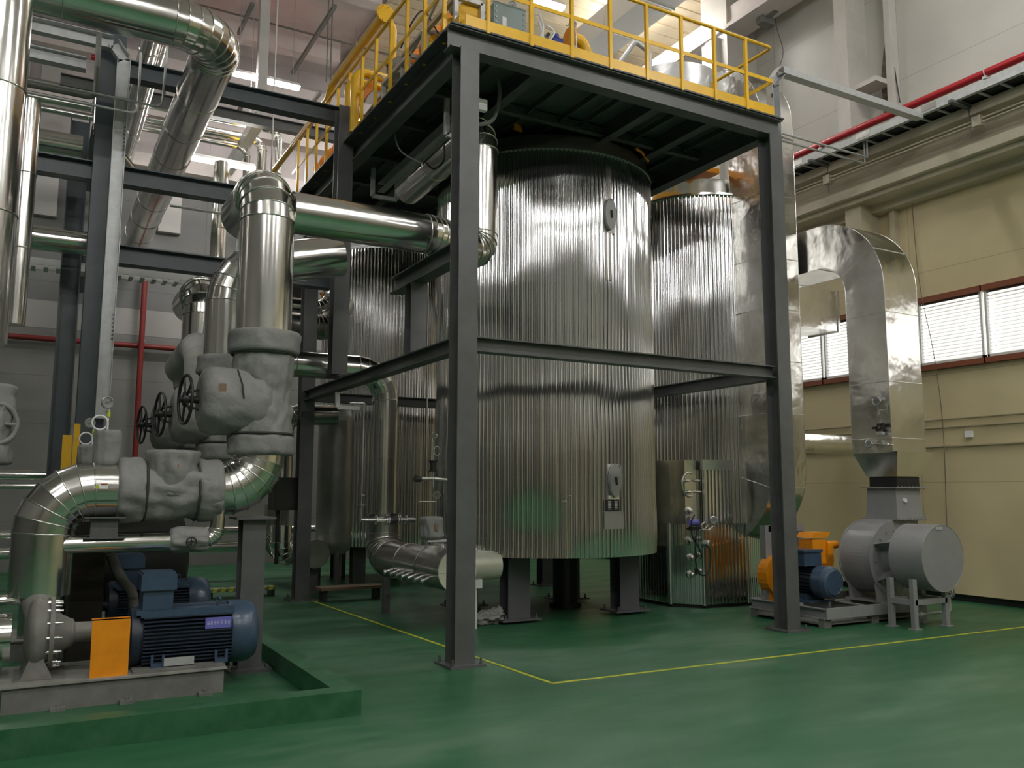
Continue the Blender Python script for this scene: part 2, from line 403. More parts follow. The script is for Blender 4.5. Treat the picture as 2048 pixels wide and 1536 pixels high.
wl = wall_material('dark_plaster_left', (.10, .10, .095), 3.0, 3.0, .02, [(4.2, (.26, .25, .23))], .2, 'Y', .6)  # unseen wall, kept dark to deepen contrast in the corrugated tank
struct('wall_left', MB().bb(XL-.2, XL, YF, YB, 0, ZC), wl)
cm = mat('ceiling_white_slab', (.62, .57, .55), .8, var=.1, vscale=1.2, detail=6)
struct('ceiling', MB().bb(XL, XR, YF, YB, ZC, ZC+.2), cm)
# ribbed roof sheeting over the right half of the hall
roofm = mat('ribbed_roof_sheeting', (.82, .70, .50), .5, var=.08, vscale=2)
mb = MB()
y = 1.0
while y < 11.8:
    mb.bb(2.2, XR, y, y+.30, ZC-.12, ZC-.05); mb.bb(2.2, XR, y+.30, y+.34, ZC-.09, ZC-.05); y += .34
struct('trim_1', mb, roofm)
mb = MB()
for yy in (7.8, 10.4): mb.bb(XL, 1.9, yy-.14, yy+.14, ZC-.5, ZC)
struct('trim_2', mb, cm)
# concrete beams on the back wall (upper part)
mb = MB()
for z in (8.3, 9.4, 10.5): mb.bb(XL, XR, YB-.35, YB, z, z+.28)
struct('trim_3', mb, cm)
# columns standing against the right wall
colm = mat('white_column_paint', (.52, .50, .46), .5, var=.06)
colc = mat('cream_column_paint', (.56, .50, .36), .5, var=.06)
mb = MB()
mb.bb(7.82, 8.3, 1.78, 2.02, 6.9, ZC); mb.bb(8.12, 8.3, 1.2, 1.30, 6.9, ZC)
mb.bb(7.55, 8.3, 4.25, 4.95, 6.9, ZC); mb.bb(7.46, 7.56, 4.45, 4.75, 6.9, 10.2)
mb.bb(7.86, 8.22, 1.30, 1.78, 8.05, 8.13)
mb.bb(7.9, 8.3, -2.6, -2.2, 6.9, ZC)
struct('trim_4', mb, colm)
struct('trim_5', MB().bb(7.85, 8.3, 1.70, 2.0, 5.2, 6.2).bb(8.2, 8.3, 1.35, 1.45, 4.5, 6.2), colc)
# back wall pilasters behind the pipe rack
mb = MB()
for px in (95, 345, 20):
    p = at(px, 330, Y=11.9); mb.bb(p.x-.22, p.x+.22, YB-.16, YB, 7.0, ZC)
struct('trim_6', mb, mat('pale_pilaster', (.40, .39, .37), .6))
# stepped crane girder along the right wall
gm = mat('cream_girder_paint', (.52, .47, .36), .45, var=.10, vscale=1.5)
mb = MB()
mb.bb(7.62, 8.3, YF, YB, 6.2, 6.34).bb(7.80, 8.3, YF, YB, 6.34, 6.72).bb(7.55, 7.95, YF, YB, 6.72, 6.86).bb(7.74, 8.3, YF, YB, 6.12, 6.2).bb(8.1, 8.3, YF, YB, 6.0, 6.12)
struct('trim_7', mb, gm)
struct('trim_8', MB().bb(7.62, 7.95, 2.6, YB, 10.35, 10.75).bb(7.50, 8.05, 2.6, YB, 10.27, 10.35), cm)
# ---- windows: brown frames, white blinds, bright day outside
def window(n, y0, y1):
    f = MB(); t_ = .05
    f.bb(8.20, 8.34, y0-.03, y1+.03, wz1-.03, wz1+.05).bb(8.20, 8.34, y0-.03, y1+.03, wz0-.05, wz0+.03)
    o = f.build('window_%d' % n, brick_red); o['kind'] = 'structure'
    b = MB()
    b.bb(8.24, 8.30, y0, y0+.035, wz0+.03, wz1-.03).bb(8.24, 8.30, y1-.035, y1, wz0+.03, wz1-.03).bb(8.24, 8.3, y0, y1, wz0+.03, wz0+.07)
    b.build('window_frame', white_m, o)
    g = MB(); g.bb(8.42, 8.44, y0, y1, wz0, wz1)
    g.build('day_lit_glass', DAYG, o)
    s = MB(); z = wz0+.07
    while z < wz1-.05:
        s.sheet([(8.27, y0+.03, z), (8.27, y1-.03, z), (8.32, y1-.03, z+.03), (8.32, y0+.03, z+.03)], (0, 0, .006)); z += .052
    s.build('blind', slatm, o)
DAYG = mat('bright_daylight_glass', (1, 1, 1), .3, emit=(1, .99, .95), es=.42)
k = 1
edges = [-6.2, -5.2, -4.15, -3.1, -2.05, -1.02, .04, 1.1, 2.1, 2.9, 3.9, 4.9]
for a, b in zip(edges, edges[1:]): window(k, a+.02, b-.02); k += 1

# ---- fluorescent fittings
def tubelight(c, ang, label, L=1.25, rods=0, group='twin tube fluorescent fittings', n=2, place=True):
    c = V(c); t = thing('fluorescent_light', label, 'light', tuple(c), group)
    d = V((cos(ang), sin(ang), 0)); s = V((-sin(ang), cos(ang), 0))
    MB().prof(c-d*L/2, c+d*L/2, [(-.09, 0), (.09, 0), (.05, .07), (-.05, .07)]).build('housing', lamp_b, t)
    m = MB()
    m.prof(c-d*(L/2), c+d*(L/2), [(-.05, -.05), (.05, -.05), (.08, -.015), (.08, 0), (-.08, 0), (-.08, -.015)])
    m.build('lit_diffuser', tubem, t)
    if rods:
        r = MB()
        for e in (-.4, .4): r.cyl(c+d*L*e+V((0, 0, .07)), V((c+d*L*e).xy.to_3d()+V((0, 0, rods))), .008, seg=6)
        r.build('hanger_rod', galv, t)
    return t
p = at(532, 160, Y=9.0); tubelight(p, 0, 'lit tube light hanging highest, above the long grey beam at upper left', 1.3, ZC)
p = at(440, 324, Y=9.3); tubelight(p, 0, 'lit tube light hanging lower, just above the top bend of the tall cladded riser', 1.3, ZC)
p = at(1095, 6, Y=4.6); tubelight(p, 0, 'lit tube light above the junction box and railing on the platform', .62, ZC, n=2)
G = 'ceiling tube lights in rows over the open floor'
for i, xx in enumerate((-7.5, -3.2, 1.2, 5.4)):
    for j, yy in enumerate((-12.2, -8.6, -4.6)):
        tubelight((xx, yy, 8.6), 0, '%s twin tube light of the %s row over the open floor behind the camera' % (('leftmost', 'second', 'third', 'rightmost')[i], ('farthest back', 'middle', 'nearest')[j]), 1.6, ZC, G)
for xx, yy, zz_, wh in ((-6.5, 2.5, 8.4, 'left of the pipe rack'), (-6.5, 7.5, 8.4, 'far back left of the pipe rack'), (6.2, 9.0, 9.6, 'far back at the right'), (2.6, 9.6, 9.4, 'far back behind the platform'), (2.2, 1.4, 10.3, 'high above the platform'), (6.2, -1.5, 10.3, 'high near the white right wall')):  # the two highest are unseen, added to brighten the roof
    tubelight((xx, yy, zz_), 0, 'twin tube light hung '+wh, 1.4, ZC, G)

# ---- floor lines
def strip(name, a, b, wd, m, label):
    a, b = V(a), V(b); d = (b-a).normalized(); s = V((-d.y, d.x, 0))*wd/2
    return MB().sheet([a-s, b-s, b+s, a+s], (0, 0, .003))
mb = MB()
for m_ in (strip('', (.12, 5.4, 0), (.335, -1.035, 0), .035, None, ''), strip('', (.32, -1.035, 0), (8.2, -1.16, 0), .035, None, '')):
    mb.add(m_.v, m_.f)
tag(mb.build('floor_marking', line_m), 'thin yellow line painted on the green floor round the platform', 'floor line')
# ---- green kerb round the pump
km = mat('green_kerb_paint', (.016, .095, .035), .42, var=.3, vscale=5, col2=(.045, .145, .07))
mb = MB(); H = .17
A_ = at(722, 1430, Z=0); B_ = at(0, 1512, Z=0); x1 = A_.x; y0 = A_.y
pr = [(x1, y0), (-6.5, y0+.03), (-6.5, y0+.2), (x1-.17, y0+.17), (x1-.17, 7.2), (x1, 7.2)]
mb.sheet([(a, b, 0) for a, b in pr], (0, 0, H))
tag(mb.build('containment_kerb', km), 'low green painted kerb round the blue motor pump', 'kerb')
# ================================================================== STEEL PLATFORM
PZ = 6.06; FX, FY = 4.1, 5.27
t = thing('steel_platform', 'dark grey steel frame platform standing over the corrugated tank', 'platform', (0, 0, 0))
def column(x, y, z0, z1, up=(0, 1, 0), b=.2, base=True, m=steel, parent=t, h=.2, name='column'):
    c = MB().hb((x, y, z0+(.02 if base else 0)), (x, y, z1), b, h, .014, up).build(name, m, parent)
    if base:
        q = MB().box((x, y, z0+.011), (b*1.75, h*1.75, .022))
        for i in (-1, 1):
            for j in (-1, 1): q.cyl((x+i*b*.7, y+j*h*.7, z0), (x+i*b*.7, y+j*h*.7, z0+.075), .011, seg=8); hexbolt(q, (x+i*b*.7, y+j*h*.7, z0+.022), (0, 0, 1), .02, .018)
        q.build('base_plate', m, c)
    return c
for x, y in ((0, 0), (FX, 0), (0, FY), (FX, FY)): column(x, y, 0, 5.83)
def beam(p1, p2, b=.15, h=.2, m=steel, parent=t, name='beam'): return MB().hb(p1, p2, b, h, .012, (0, 0, 1)).build(name, m, parent)
zb = PZ-.13
beam((-.2, 0, zb), (FX+.15, 0, zb), .16, .22); beam((-.2, FY, zb), (FX+.15, FY, zb), .16, .22)
beam((0, .08, zb), (0, FY+.9, zb), .16, .22); beam((FX, .08, zb), (FX, FY+.9, zb), .16, .22)
zm = 2.93
beam((.1, 0, zm), (FX-.1, 0, zm), .14, .14); beam((0, .1, zm), (0, FY-.1, zm), .14, .14)
beam((FX, .1, zm), (FX, FY-.1, zm), .14, .14); beam((.1, FY, zm), (FX-.1, FY, zm), .14, .14)
beam((0, .1, 3.84), (0, 1.75, 3.84), .16, .18)
column(0, 1.17, zm+.07, 3.75, base=False, b=.18, h=.18, name='post')
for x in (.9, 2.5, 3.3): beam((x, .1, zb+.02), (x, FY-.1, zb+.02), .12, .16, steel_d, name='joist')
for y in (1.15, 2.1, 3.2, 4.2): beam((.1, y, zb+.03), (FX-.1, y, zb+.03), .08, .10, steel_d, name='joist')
m_ = MB()
for x in (.45, 1.35, 1.8, 2.1, 2.9, 3.7):
    m_.bar((x, .1, PZ-.075), (x, FY-.1, PZ-.075), .012, .07)
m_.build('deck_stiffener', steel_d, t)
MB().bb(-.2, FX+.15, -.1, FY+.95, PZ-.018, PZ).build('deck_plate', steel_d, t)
# hangers and cable channel below the deck
h_ = MB()
for q in ((748, 300, 745, 392), (895, 175, 893, 270)):
    y_ = 3.1 if q[0] < 800 else .75
    p = at(q[2], q[3], X=.28); h_.bar(p, (p.x, p.y, 5.85), .05, .05); h_.bar(p, p+V((.34, 0, 0)), .05, .05); h_.bar(p+V((.34, 0, 0)), p+V((.34, 0, .18 if q[0] > 800 else .95)), .045, .045)
h_.build('pipe_hanger', galv, t)

# ---- guardrails
def rail(name, label, pts, posts, zt, zm_, toe=True, grp=None, end_h=0):
    r = thing(name, label, 'railing', (pts[0][0], pts[0][1], PZ), grp)
    MB().tube(arc_path([V((p[0], p[1], zt)) for p in pts], .06, 4) if len(pts) > 2 else [V((p[0], p[1], zt)) for p in pts], .021, 10).build('top_rail', yellow, r)
    m = MB()
    for a, b in zip(pts, pts[1:]): m.bar((a[0], a[1], zm_), (b[0], b[1], zm_), .008, .045)
    m.build('middle_rail', yellow, r)
    if toe:
        m = MB()
        for a, b in zip(pts[:2], pts[1:2]): m.bar((a[0], a[1], PZ+.055), (b[0], b[1], PZ+.055), .006, .12)
        m.build('toe_board', yellow, r)
    for x, y in posts: MB().bar((x, y, PZ-.02), (x, y, zt), .036, .036, up=(0, 1, 0)).build('post', yellow, r)
    return r
yo = -.085
rail('guardrail', 'yellow railing on the right front edge of the platform', [(-.05, yo), (FX+.0, yo), (FX, .98)], [(.2+.494*k, yo) for k in range(8)]+[(FX, .35), (FX, .96)], 6.93, 6.5)
xo = -.10
rail('guardrail', 'yellow railing along the left edge of the platform', [(xo, -.06), (xo, 6.15)], [(xo, .30+.502*k) for k in range(12)], 7.08, 6.62)
rail('guardrail', 'thin yellow railing on the far right edge of the platform beside the bright drum', [(FX+.1, 1.6), (FX+.1, FY+.9)], [(FX+.1, 1.7+.62*k) for k in range(7)], 6.93, 6.5)

# ================================================================== MAIN TANK
TC = (2.49, 2.63); TR = 1.445
t = thing('corrugated_tank', 'large corrugated aluminium tank standing inside the steel platform frame', 'tank', (TC[0], TC[1], .0))
MB().corr(TC, TR, .785, 5.72, 160, .015, 30, .020).build('corrugated_shell', corr, t)
MB().lathe((TC[0], TC[1], 0), (0, 0, 1), [(.2, .83), (TR-.05, .83), (TR-.05, .79)], 96, cap=False).build('bottom_plate', steel_d, t)
c = MB().lathe((TC[0], TC[1], 0), (0, 0, 1), [(TR+.026, 5.70), (TR+.026, 5.735), (TR-.03, 5.74), (TR-.035, 5.90), (1.0, 5.91), (.5, 5.91)], 128).build('top_cover', mat('dull_aluminium', (.35, .35, .34), .35, 1.), t)
def tnk(px, py, off=.0, C=TC, R=TR):
    v = at(px, py, Y=50)-CAM; a = v.x**2+v.y**2; dx, dy = CAM.x-C[0], CAM.y-C[1]; b = v.x*dx+v.y*dy; k_ = dx*dx+dy*dy-(R+off)**2
    s_ = (-b-sqrt(b*b-a*k_))/a; p = CAM+v*s_; n = V((p.x-C[0], p.y-C[1], 0)).normalized(); return p, n, V((-n.y, n.x, 0))
def plate_on(name, m, px0, py0, px1, py1, parent, off=.018, th=.012, C=TC, R=TR):
    p, n, s_ = tnk((px0+px1)/2, (py0+py1)/2, off, C, R); 
    a = tnk(px0, (py0+py1)/2, off, C, R)[0]; b = tnk(px1, (py0+py1)/2, off, C, R)[0]; wd = (a-b).length
    z0 = tnk((px0+px1)/2, py1, off, C, R)[0].z; z1 = tnk((px0+px1)/2, py0, off, C, R)[0].z
    M_ = Matrix((s_, n, V((0, 0, 1)))).transposed()
    o = MB().box(V((p.x, p.y, (z0+z1)/2)), (wd, th, z1-z0), M=M_).build(name, m, parent); return o, p, n, s_, (z0+z1)/2, wd
for (a, b, c, d), lab in (((1206, 398, 1228, 466), 'u'), ((1215, 928, 1237, 998), 'd')):
    o, p, n, s_, zc_, wd = plate_on('handhole_plate', alu_s, a, b, c, d, t)
    cc = V((p.x, p.y, zc_+.01)); u = V((0, 0, 1)); q = []
    for k in range(20):
        A = 2*pi*k/20; q.append(cc+n*.012+s_*(.085*abs(cos(A))**1.2*(1 if cos(A) > 0 else -1))+u*(.20*sin(A)))
    cov = MB().sheet(q, n*.045).build('handhole_cover', mat('dull_aluminium_cover', (.30, .30, .29), .5, .3), o); MB().bar(cc+n*.06-u*.05+s_*.01, cc+n*.075+u*.04-s_*.01, .02, .02).build('handle', black, cov)
# welded look: vertical seam strip between covers
for (x, y0_, y1_) in ((1217, 330, 398), (1216, 466, 560)):
    plate_on('seam_strip', alu_s, x-5, y0_, x+5, y1_, t, .012, .006)
o, p, n, s_, zc_, wd = plate_on('rating_plate', black, 1211, 999, 1238, 1022, t, .02)
m = MB()
for r_ in range(6):
    for cx in (-.25, .22): m.box(V((p.x, p.y, zc_+.045-.018*r_))+n*.008+s_*(-wd*cx), (.045, .002, .006), M=Matrix((s_, n, V((0, 0, 1)))).transposed())
m.build('plate_text', whitep, o)
plate_on('blank_plate', mat('grey_plate', (.30, .295, .27), .5, .5), 1209, 1023, 1247, 1058, t, .02)
o, p, n, s_, zc_, wd = plate_on('warning_label', whitep, 1217, 991, 1228, 998, t, .03, .003)
m = MB(); M_ = Matrix((s_, n, V((0, 0, 1)))).transposed(); m.box(V((p.x, p.y, zc_))+n*.004, (.02, .002, .02), M=M_); m.build('warning_triangle', haz_y, o)
for x, y in ((1.70, 2.02), (3.33, 2.02), (3.33, 3.40), (1.70, 3.40)):
    column(x, y, .03, .86, b=.30, h=.22, parent=t, name='leg', m=mat('leg_grey_paint', (.10, .10, .11), .5))
    
# small latch dots on the shell
m = MB()
for px, py in ((1139, 992), (1131, 1003)): p, n, s_ = tnk(px, py, .01); m.sph(p, .012)
m.build('bolt', steelm, t)

# ================================================================== SECOND TANK (right, behind)
T2 = (5.40, 2.80); R2 = 1.0
t = thing('corrugated_tank', 'tall corrugated tank behind the right column with an eight sided base', 'tank', (T2[0], T2[1], 0))
MB().corr(T2, R2, 1.1, 5.85, 104, .016, 26, .020, seed=5).build('corrugated_shell', corr, t)
MB().lathe((T2[0], T2[1], 0), (0, 0, 1), [(R2+.025, 5.84), (R2+.025, 5.87), (R2-.08, 5.88), (R2-.10, 6.12), (.4, 6.14)], 72).build('top_cover', alu, t)
# eight sided corrugated base
def corr_wall(mb, a, b, z0, z1, pitch=.055, amp=.012):
    a, b = V(a), V(b); L = (b-a).length; d = (b-a)/L; nn = V((d.y, -d.x, 0)); n = int(L/pitch); vs = []
    prf = [0, 0, 1, 1]; N = n*4
    for i in range(N+1): vs.append(a+d*(L*(i+(.0 if i % 2 == 0 else .35))/N)+nn*(amp*(prf[i % 4]*2-1)))
    k = len(vs); mb.add([(p.x, p.y, z0) for p in vs]+[(p.x, p.y, z1) for p in vs], [(i, i+1, k+i+1, k+i) for i in range(k-1)])
octp = [(4.22, 2.18), (4.50, 1.82), (5.24, 1.76), (5.80, 1.95), (6.3, 2.5), (6.3, 3.4), (5.6, 3.9), (4.7, 3.8), (4.2, 3.3)]
m = MB()
for i in range(len(octp)): a, b = octp[i], octp[(i+1) % len(octp)]; corr_wall(m, (*a, 0), (*b, 0), .05, 1.12)
m.build('corrugated_base', corr, t)
MB().sheet([(a, b, 1.11) for a, b in octp], (0, 0, .015)).build('base_cover', alu, t)
m = MB()
for i in range(len(octp)): m.cyl((*octp[i], .04), (*octp[i], 1.12), .028, seg=8)
m.build('corner_trim', alu_s, t)
MB().sheet([(T2[0]+(a-T2[0])*.97, T2[1]+(b-T2[1])*.97, 0) for a, b in octp], (0, 0, .05)).build('base_plinth', black, t)
# tall cabinet on the front of the base
m = MB(); zt = 1.98
corr_wall(m, (4.50, 1.80, 0), (4.98, 1.765, 0), 1.12, zt-.12)
m.build('front_panel', corr, t)
MB().bb(4.22, 4.52, 1.84, 2.6, 1.12, zt).bb(4.5, 5.0, 1.83, 2.4, 1.12, zt).build('front_cabinet', alu, t)
MB().bb(4.46, 5.02, 1.75, 1.79, zt-.13, zt+.005).bb(4.485, 4.515, 1.755, 1.79, .06, zt).build('cabinet_trim', alu_s, t)
# fittings on the cabinet front
FYp = 1.735
def fp(px, py, y=FYp): return at(px, py, Y=y)
c = fp(1378, 969); q = [c+V((.115*cos(a), 0, .16*sin(a))) for a in [radians(65+k*230/16) for k in range(17)]]
MB().tube(q, .014, 8).build('ring_handle', steelm, t)
m = MB()
for px, py in ((1372, 961), (1392, 961), (1375, 984), (1395, 984)):
    p = fp(px, py, 1.72); m.cyl(p+V((-.05, 0, 0)), p+V((.06, 0, 0)), .013, seg=8); m.cyl(p, p+V((0, .08, 0)), .016, seg=8); m.cyl(p-V((.02, .0, 0)), p+V((.0, 0, 0)), .024, seg=8)
m.build('clamp', steelm, t)
for py in (1022, 1082, 1116, 1150):
    p = fp(1384 if py < 1100 else 1388, py, 1.70); s_ = MB().lathe(p+V((0, .09, 0)), (0, -1, 0), [(.055, 0), (.055, .02), (.03, .03), (.03, .08), (.02, .09)], 16).build('sight_port', steelm, t)
g = thing('pressure_gauge', 'round pressure gauge on a curled tube on the front of the octagonal tank base', 'gauge', tuple(fp(1426, 1042, 1.6)))
p = fp(1427, 1040, 1.58); gauge(g, p, (-.35, -1, .0), .052)
q = [fp(1386, 1057, 1.66), fp(1400, 1060, 1.64), fp(1410, 1057, 1.60), fp(1416, 1050, 1.6), fp(1410, 1044, 1.6), fp(1402, 1050, 1.6), fp(1405, 1060, 1.6), fp(1418, 1060, 1.6), fp(1427, 1052, 1.6)]
MB().tube(arc_path(q, .012, 3), .009, 8).build('siphon_tube', steelm, g)
g = thing('transmitter', 'small purple faced transmitter with black hoses on the octagonal tank base', 'transmitter', tuple(fp(1386, 1050, 1.6)))
p = fp(1386, 1045, 1.64); MB().cyl(p+V((-.06, 0, 0)), p+V((.06, 0, 0)), .04, seg=16).cyl(p+V((.06, 0, 0)), p+V((.075, 0, 0)), .046, seg=16).build('housing', purple, g)
p = fp(1388, 1057, 1.64); MB().box(p, (.12, .08, .05)).cyl(p-V((.12, 0, 0)), p+V((.12, 0, 0)), .015, seg=8).build('manifold', black, g)
def hose(pts, r, name, m, parent, rad=None):
    pts = [V(p) for p in pts]; out = []
    for i in range(len(pts)-1):
        p0 = pts[max(i-1, 0)]; p1 = pts[i]; p2 = pts[i+1]; p3 = pts[min(i+2, len(pts)-1)]
        for k in range(6):
            u = k/6; out.append(.5*((2*p1)+(p2-p0)*u+(2*p0-5*p1+4*p2-p3)*u*u+(3*p1-p0-3*p2+p3)*u**3))
    out.append(pts[-1]); return MB().tube(out, r, 8).build(name, m, parent)
hose([fp(1389, 1030, 1.62), fp(1383, 1045, 1.6), fp(1385, 1075, 1.6), fp(1395, 1090, 1.6), fp(1403, 1110, 1.6), fp(1400, 1118, 1.62)], .01, 'hose', rubber, g)
hose([fp(1394, 1048, 1.62), fp(1392, 1080, 1.58), fp(1391, 1120, 1.58), fp(1400, 1148, 1.58), fp(1414, 1148, 1.58), fp(1421, 1125, 1.58), fp(1420, 1100, 1.62), fp(1412, 1090, 1.64)], .01, 'hose', rubber, g)
MB().lathe(fp(1414, 1088, 1.68), (.2, -1, 0), [(.05, -.05), (.05, .04), (.035, .05)], 18).build('junction_cup', steelm, g)

# ---- drum with aluminium skin on the platform behind the railing
dc = at(1345, 175, Y=2.9); D3 = (dc.x, dc.y)
zz0 = 6.3; zt_ = 8.0
t = thing('aluminium_drum', 'bright aluminium clad drum behind the right railing of the platform', 'drum', (D3[0], D3[1], zz0))
MB().lathe((D3[0], D3[1], 0), (0, 0, 1), [(.70, zz0+.7), (.70, zt_), (.66, zt_+.02), (.3, zt_+.06), (0.01, zt_+.08)], 48).cyl((D3[0], D3[1], zz0-.1), (D3[0], D3[1], zz0+.7), .35, seg=24).build('shell', mat('bright_crinkled_aluminium', (.80, .80, .80), .33, .75, var=.08, bump=.6, bscale=3, bdist=.03), t)
p_ = at(1362, 180, Y=2.1); MB().ring(V((p_.x, 2.12, p_.z)), (.2, -1, 0), .07, .02).build('flange_ring', alu_s, t)
e = MB(); a1, a2 = at(1299, 155, Y=1.9), at(1299, 105, Y=1.9)
e.tube(arc_path([a1, a2, a2+V((-.25, 0, .1)), a2+V((-.5, .1, -.3))], .06, 4), .035, 12).build('vent_pipe', galv, t)
# ================================================================== RECTANGULAR DUCTS
def rect_duct(name, label, x0, x1, path, th, m=duct, sub=5):
    """duct of constant X width whose centre line (y,z) bends in the YZ plane; th = depth"""
    t = thing(name, label, 'duct', (x0, path[0][0], path[0][1]))
    P = arc_path([V((0, a, b)) for a, b, *_ in path], [q[2] for q in path[1:-1]], 12) if len(path) > 2 else [V((0, *q[:2])) for q in path]
    Q = [P[0]]
    for a, b in zip(P, P[1:]):
        L = (b-a).length; k = max(1, int(L/.18))
        for i in range(1, k+1): Q.append(a+(b-a)*i/k)
    n = len(Q); inn, out = [], []
    for i, p in enumerate(Q):
        d = (Q[min(i+1, n-1)]-Q[max(i-1, 0)]).normalized(); s = V((0, -d.z, d.y)); inn.append(p-s*th/2); out.append(p+s*th/2)
    def panel(A, B):          # strip between polylines A,B, both lists of points
        vs = []; k = 4
        for a, b in zip(A, B):
            for j in range(k+1): vs.append(a+(b-a)*j/k)
        return vs, [(i*(k+1)+j, i*(k+1)+j+1, (i+1)*(k+1)+j+1, (i+1)*(k+1)+j) for i in range(len(A)-1) for j in range(k)]
    m_ = MB()
    for X in (x0, x1):
        vs, fs = panel([V((X, p.y, p.z)) for p in inn], [V((X, p.y, p.z)) for p in out])
        vs = [V((v.x+(.014*noise.noise(V((v.y*2.1, v.z*2.1, X)))), v.y, v.z)) for v in vs]; m_.add(vs, fs, True)
    for S in (inn, out):
        vs, fs = panel([V((x0, p.y, p.z)) for p in S], [V((x1, p.y, p.z)) for p in S]); m_.add(vs, fs, True)
    for S in (0, -1): m_.add([V((x0, inn[S].y, inn[S].z)), V((x1, inn[S].y, inn[S].z)), V((x1, out[S].y, out[S].z)), V((x0, out[S].y, out[S].z))], [(0, 1, 2, 3)])
    m_.build('duct_skin', m, t)
    b = MB(); L = 0; nxt = .5
    for i in range(1, n-1):
        L += (Q[i]-Q[i-1]).length
        if L > nxt:
            nxt += .78; g = .004
            a, c = inn[i], out[i]; r = [V((x0-g, a.y, a.z)), V((x1+g, a.y, a.z)), V((x1+g, c.y, c.z)), V((x0-g, c.y, c.z))]
            o_ = (a-c).normalized()*g; r = [r[0]+o_, r[1]+o_, r[2]-o_, r[3]-o_]
            for u, v in zip(r, r[1:]+r[:1]): b.tube([u, v], .0045, 5)
    for S in (inn, out):
        for X in (x0, x1): b.tube([V((X, p.y, p.z)) for p in S], .004, 5)
    b.build('seam', alu_s, t); return t
# main duct beside tank 2: from the tank foot up and over the platform
t = rect_duct('air_duct', 'wide flat sided aluminium duct rising behind the right platform column', 5.20, 5.83,
  [(2.6, 1.13), (1.53, 1.13, .75), (1.53, 7.55, .75), (3.4, 7.55)], .66)
# cheek plate where it enters the tank
c = [(5.19, 2.0, z) for z in (0,)]
# inverted U duct above the fan
t2 = rect_duct('air_duct', 'hooked aluminium duct dropping to the grey fan at the right', 5.93, 6.58,
  [(2.3, 4.93), (.20, 4.93, .72), (.20, 2.05)], .60)
# square duct running to the right wall
b_ = thing('air_duct', 'short square aluminium duct running to the wall above the blinds, seen through the hooked duct', 'duct', (6.4, 2.0, 4.0))
MB().bb(6.3, 7.62, 2.0, 2.6, 4.08, 4.72).build('duct_skin', duct, b_)
MB().bb(7.55, 7.6, 1.985, 2.6, 4.06, 4.74).build('end_flange', alu_s, b_)
z2 = at(1670, 890, Y=1.7).z
tt = pipe_thing('round_duct', 'short round cladded duct joining the tall flat duct to the fan duct at mid height', [(5.83, 1.6, z2), (7.2, 1.6, z2)], .14, m=duct, cat='duct')
# instruments on the fan duct side
def dp(px, py, x=5.90): return at(px, py, X=x)
g = thing('pressure_gauge', 'upper round gauge on the side of the hooked duct', 'gauge', tuple(dp(1754, 803)))
gauge(g, dp(1754, 803, 5.82), (-1, -.25, 0), .055)
MB().tube([dp(1756, 812, 5.84), dp(1757, 826, 5.86), dp(1755, 836, 5.87)], .008, 8).tube([dp(1757, 822, 5.85), dp(1757, 830, 5.85)], .016, 8).tube([dp(1756, 820, 5.85), dp(1756, 820, 5.85)+V((.09, 0, 0))], .008, 8).build('stem', steelm, g)
g = thing('pressure_gauge', 'lower round gauge on the side of the hooked duct', 'gauge', tuple(dp(1739, 888)))
gauge(g, dp(1738, 888, 5.82), (-1, -.1, 0), .05)
m = MB().tube([dp(1744, 888, 5.84), dp(1778, 889, 5.86), dp(1778, 889, 5.86)+V((.08, 0, 0))], .008, 8)
for x in (1751, 1764, 1772): p = dp(x, 888, 5.86); m.cyl(p-V((0, .02, 0)), p+V((0, .02, 0)), .018, seg=8)
m.build('stem', steelm, g)
g = thing('valve_manifold', 'small black valve manifold on the side of the hooked duct', 'valve', tuple(dp(1757, 855)))
m = MB(); 
for x, y_, s_ in ((1750, 856, .03), (1760, 850, .035), (1757, 860, .03), (1765, 848, .02)): m.box(dp(x, y_, 5.86), (.05, s_*1.6, s_))
m.tube([dp(1744, 858, 5.84), dp(1768, 846, 5.84)], .01, 8).build('body', black, g)
MB().box(dp(1761, 867, 5.87), (.04, .09, .03)).build('bracket', galv, g)
# transition hopper
cx, cy = 6.29, .17
def frustum(mb, c, a, b, z0, z1, w0, w1):
    vs = [(c[0]+i*w*a, c[1]+j*w*b, z) for z, w in ((z0, w0), (z1, w1)) for i, j in ((-1, -1), (1, -1), (1, 1), (-1, 1))]
    return mb.add(vs, [(0, 1, 5, 4), (1, 2, 6, 5), (2, 3, 7, 6), (3, 0, 4, 7), (3, 2, 1, 0), (4, 5, 6, 7)])
h = thing('duct_hopper', 'tapering aluminium hopper under the hooked duct', 'duct', (cx, cy, 1.75))
frustum(MB(), (cx, cy), .34, .32, 1.75, 2.06, .70, 1.05).build('cladding', alu, h)
fx = MB(); frustum(fx, (cx, cy), .22, .20, 1.62, 1.76, 1, 1)
for z in (1.63, 1.66, 1.69, 1.72): frustum(fx, (cx, cy), .225, .205, z, z+.012, 1, 1)
k = thing('fan_outlet_duct', 'grey tapered square outlet duct bolted on top of the fan', 'duct', (cx-.03, cy, 1.2))
fx.build('flexible_joint', black, k)
frustum(MB(), (cx-.03, cy), .24, .22, 1.22, 1.60, 1.06, .96).build('outlet_duct', fan_g, k)
m = MB()
for z in (1.61, 1.215):
    m.box((cx-.02, cy, z), (.60, .54, .014))
    for i in range(8): m.cyl((cx-.27+.072*i, cy-.255, z-.02), (cx-.27+.072*i, cy-.255, z+.02), .007, seg=6)
m.build('flange', fan_g, k)
MB().cyl((cx-.12, cy-.245, 1.45), (cx-.12, cy-.215, 1.45), .028, seg=16).build('round_tag', whitep, k)
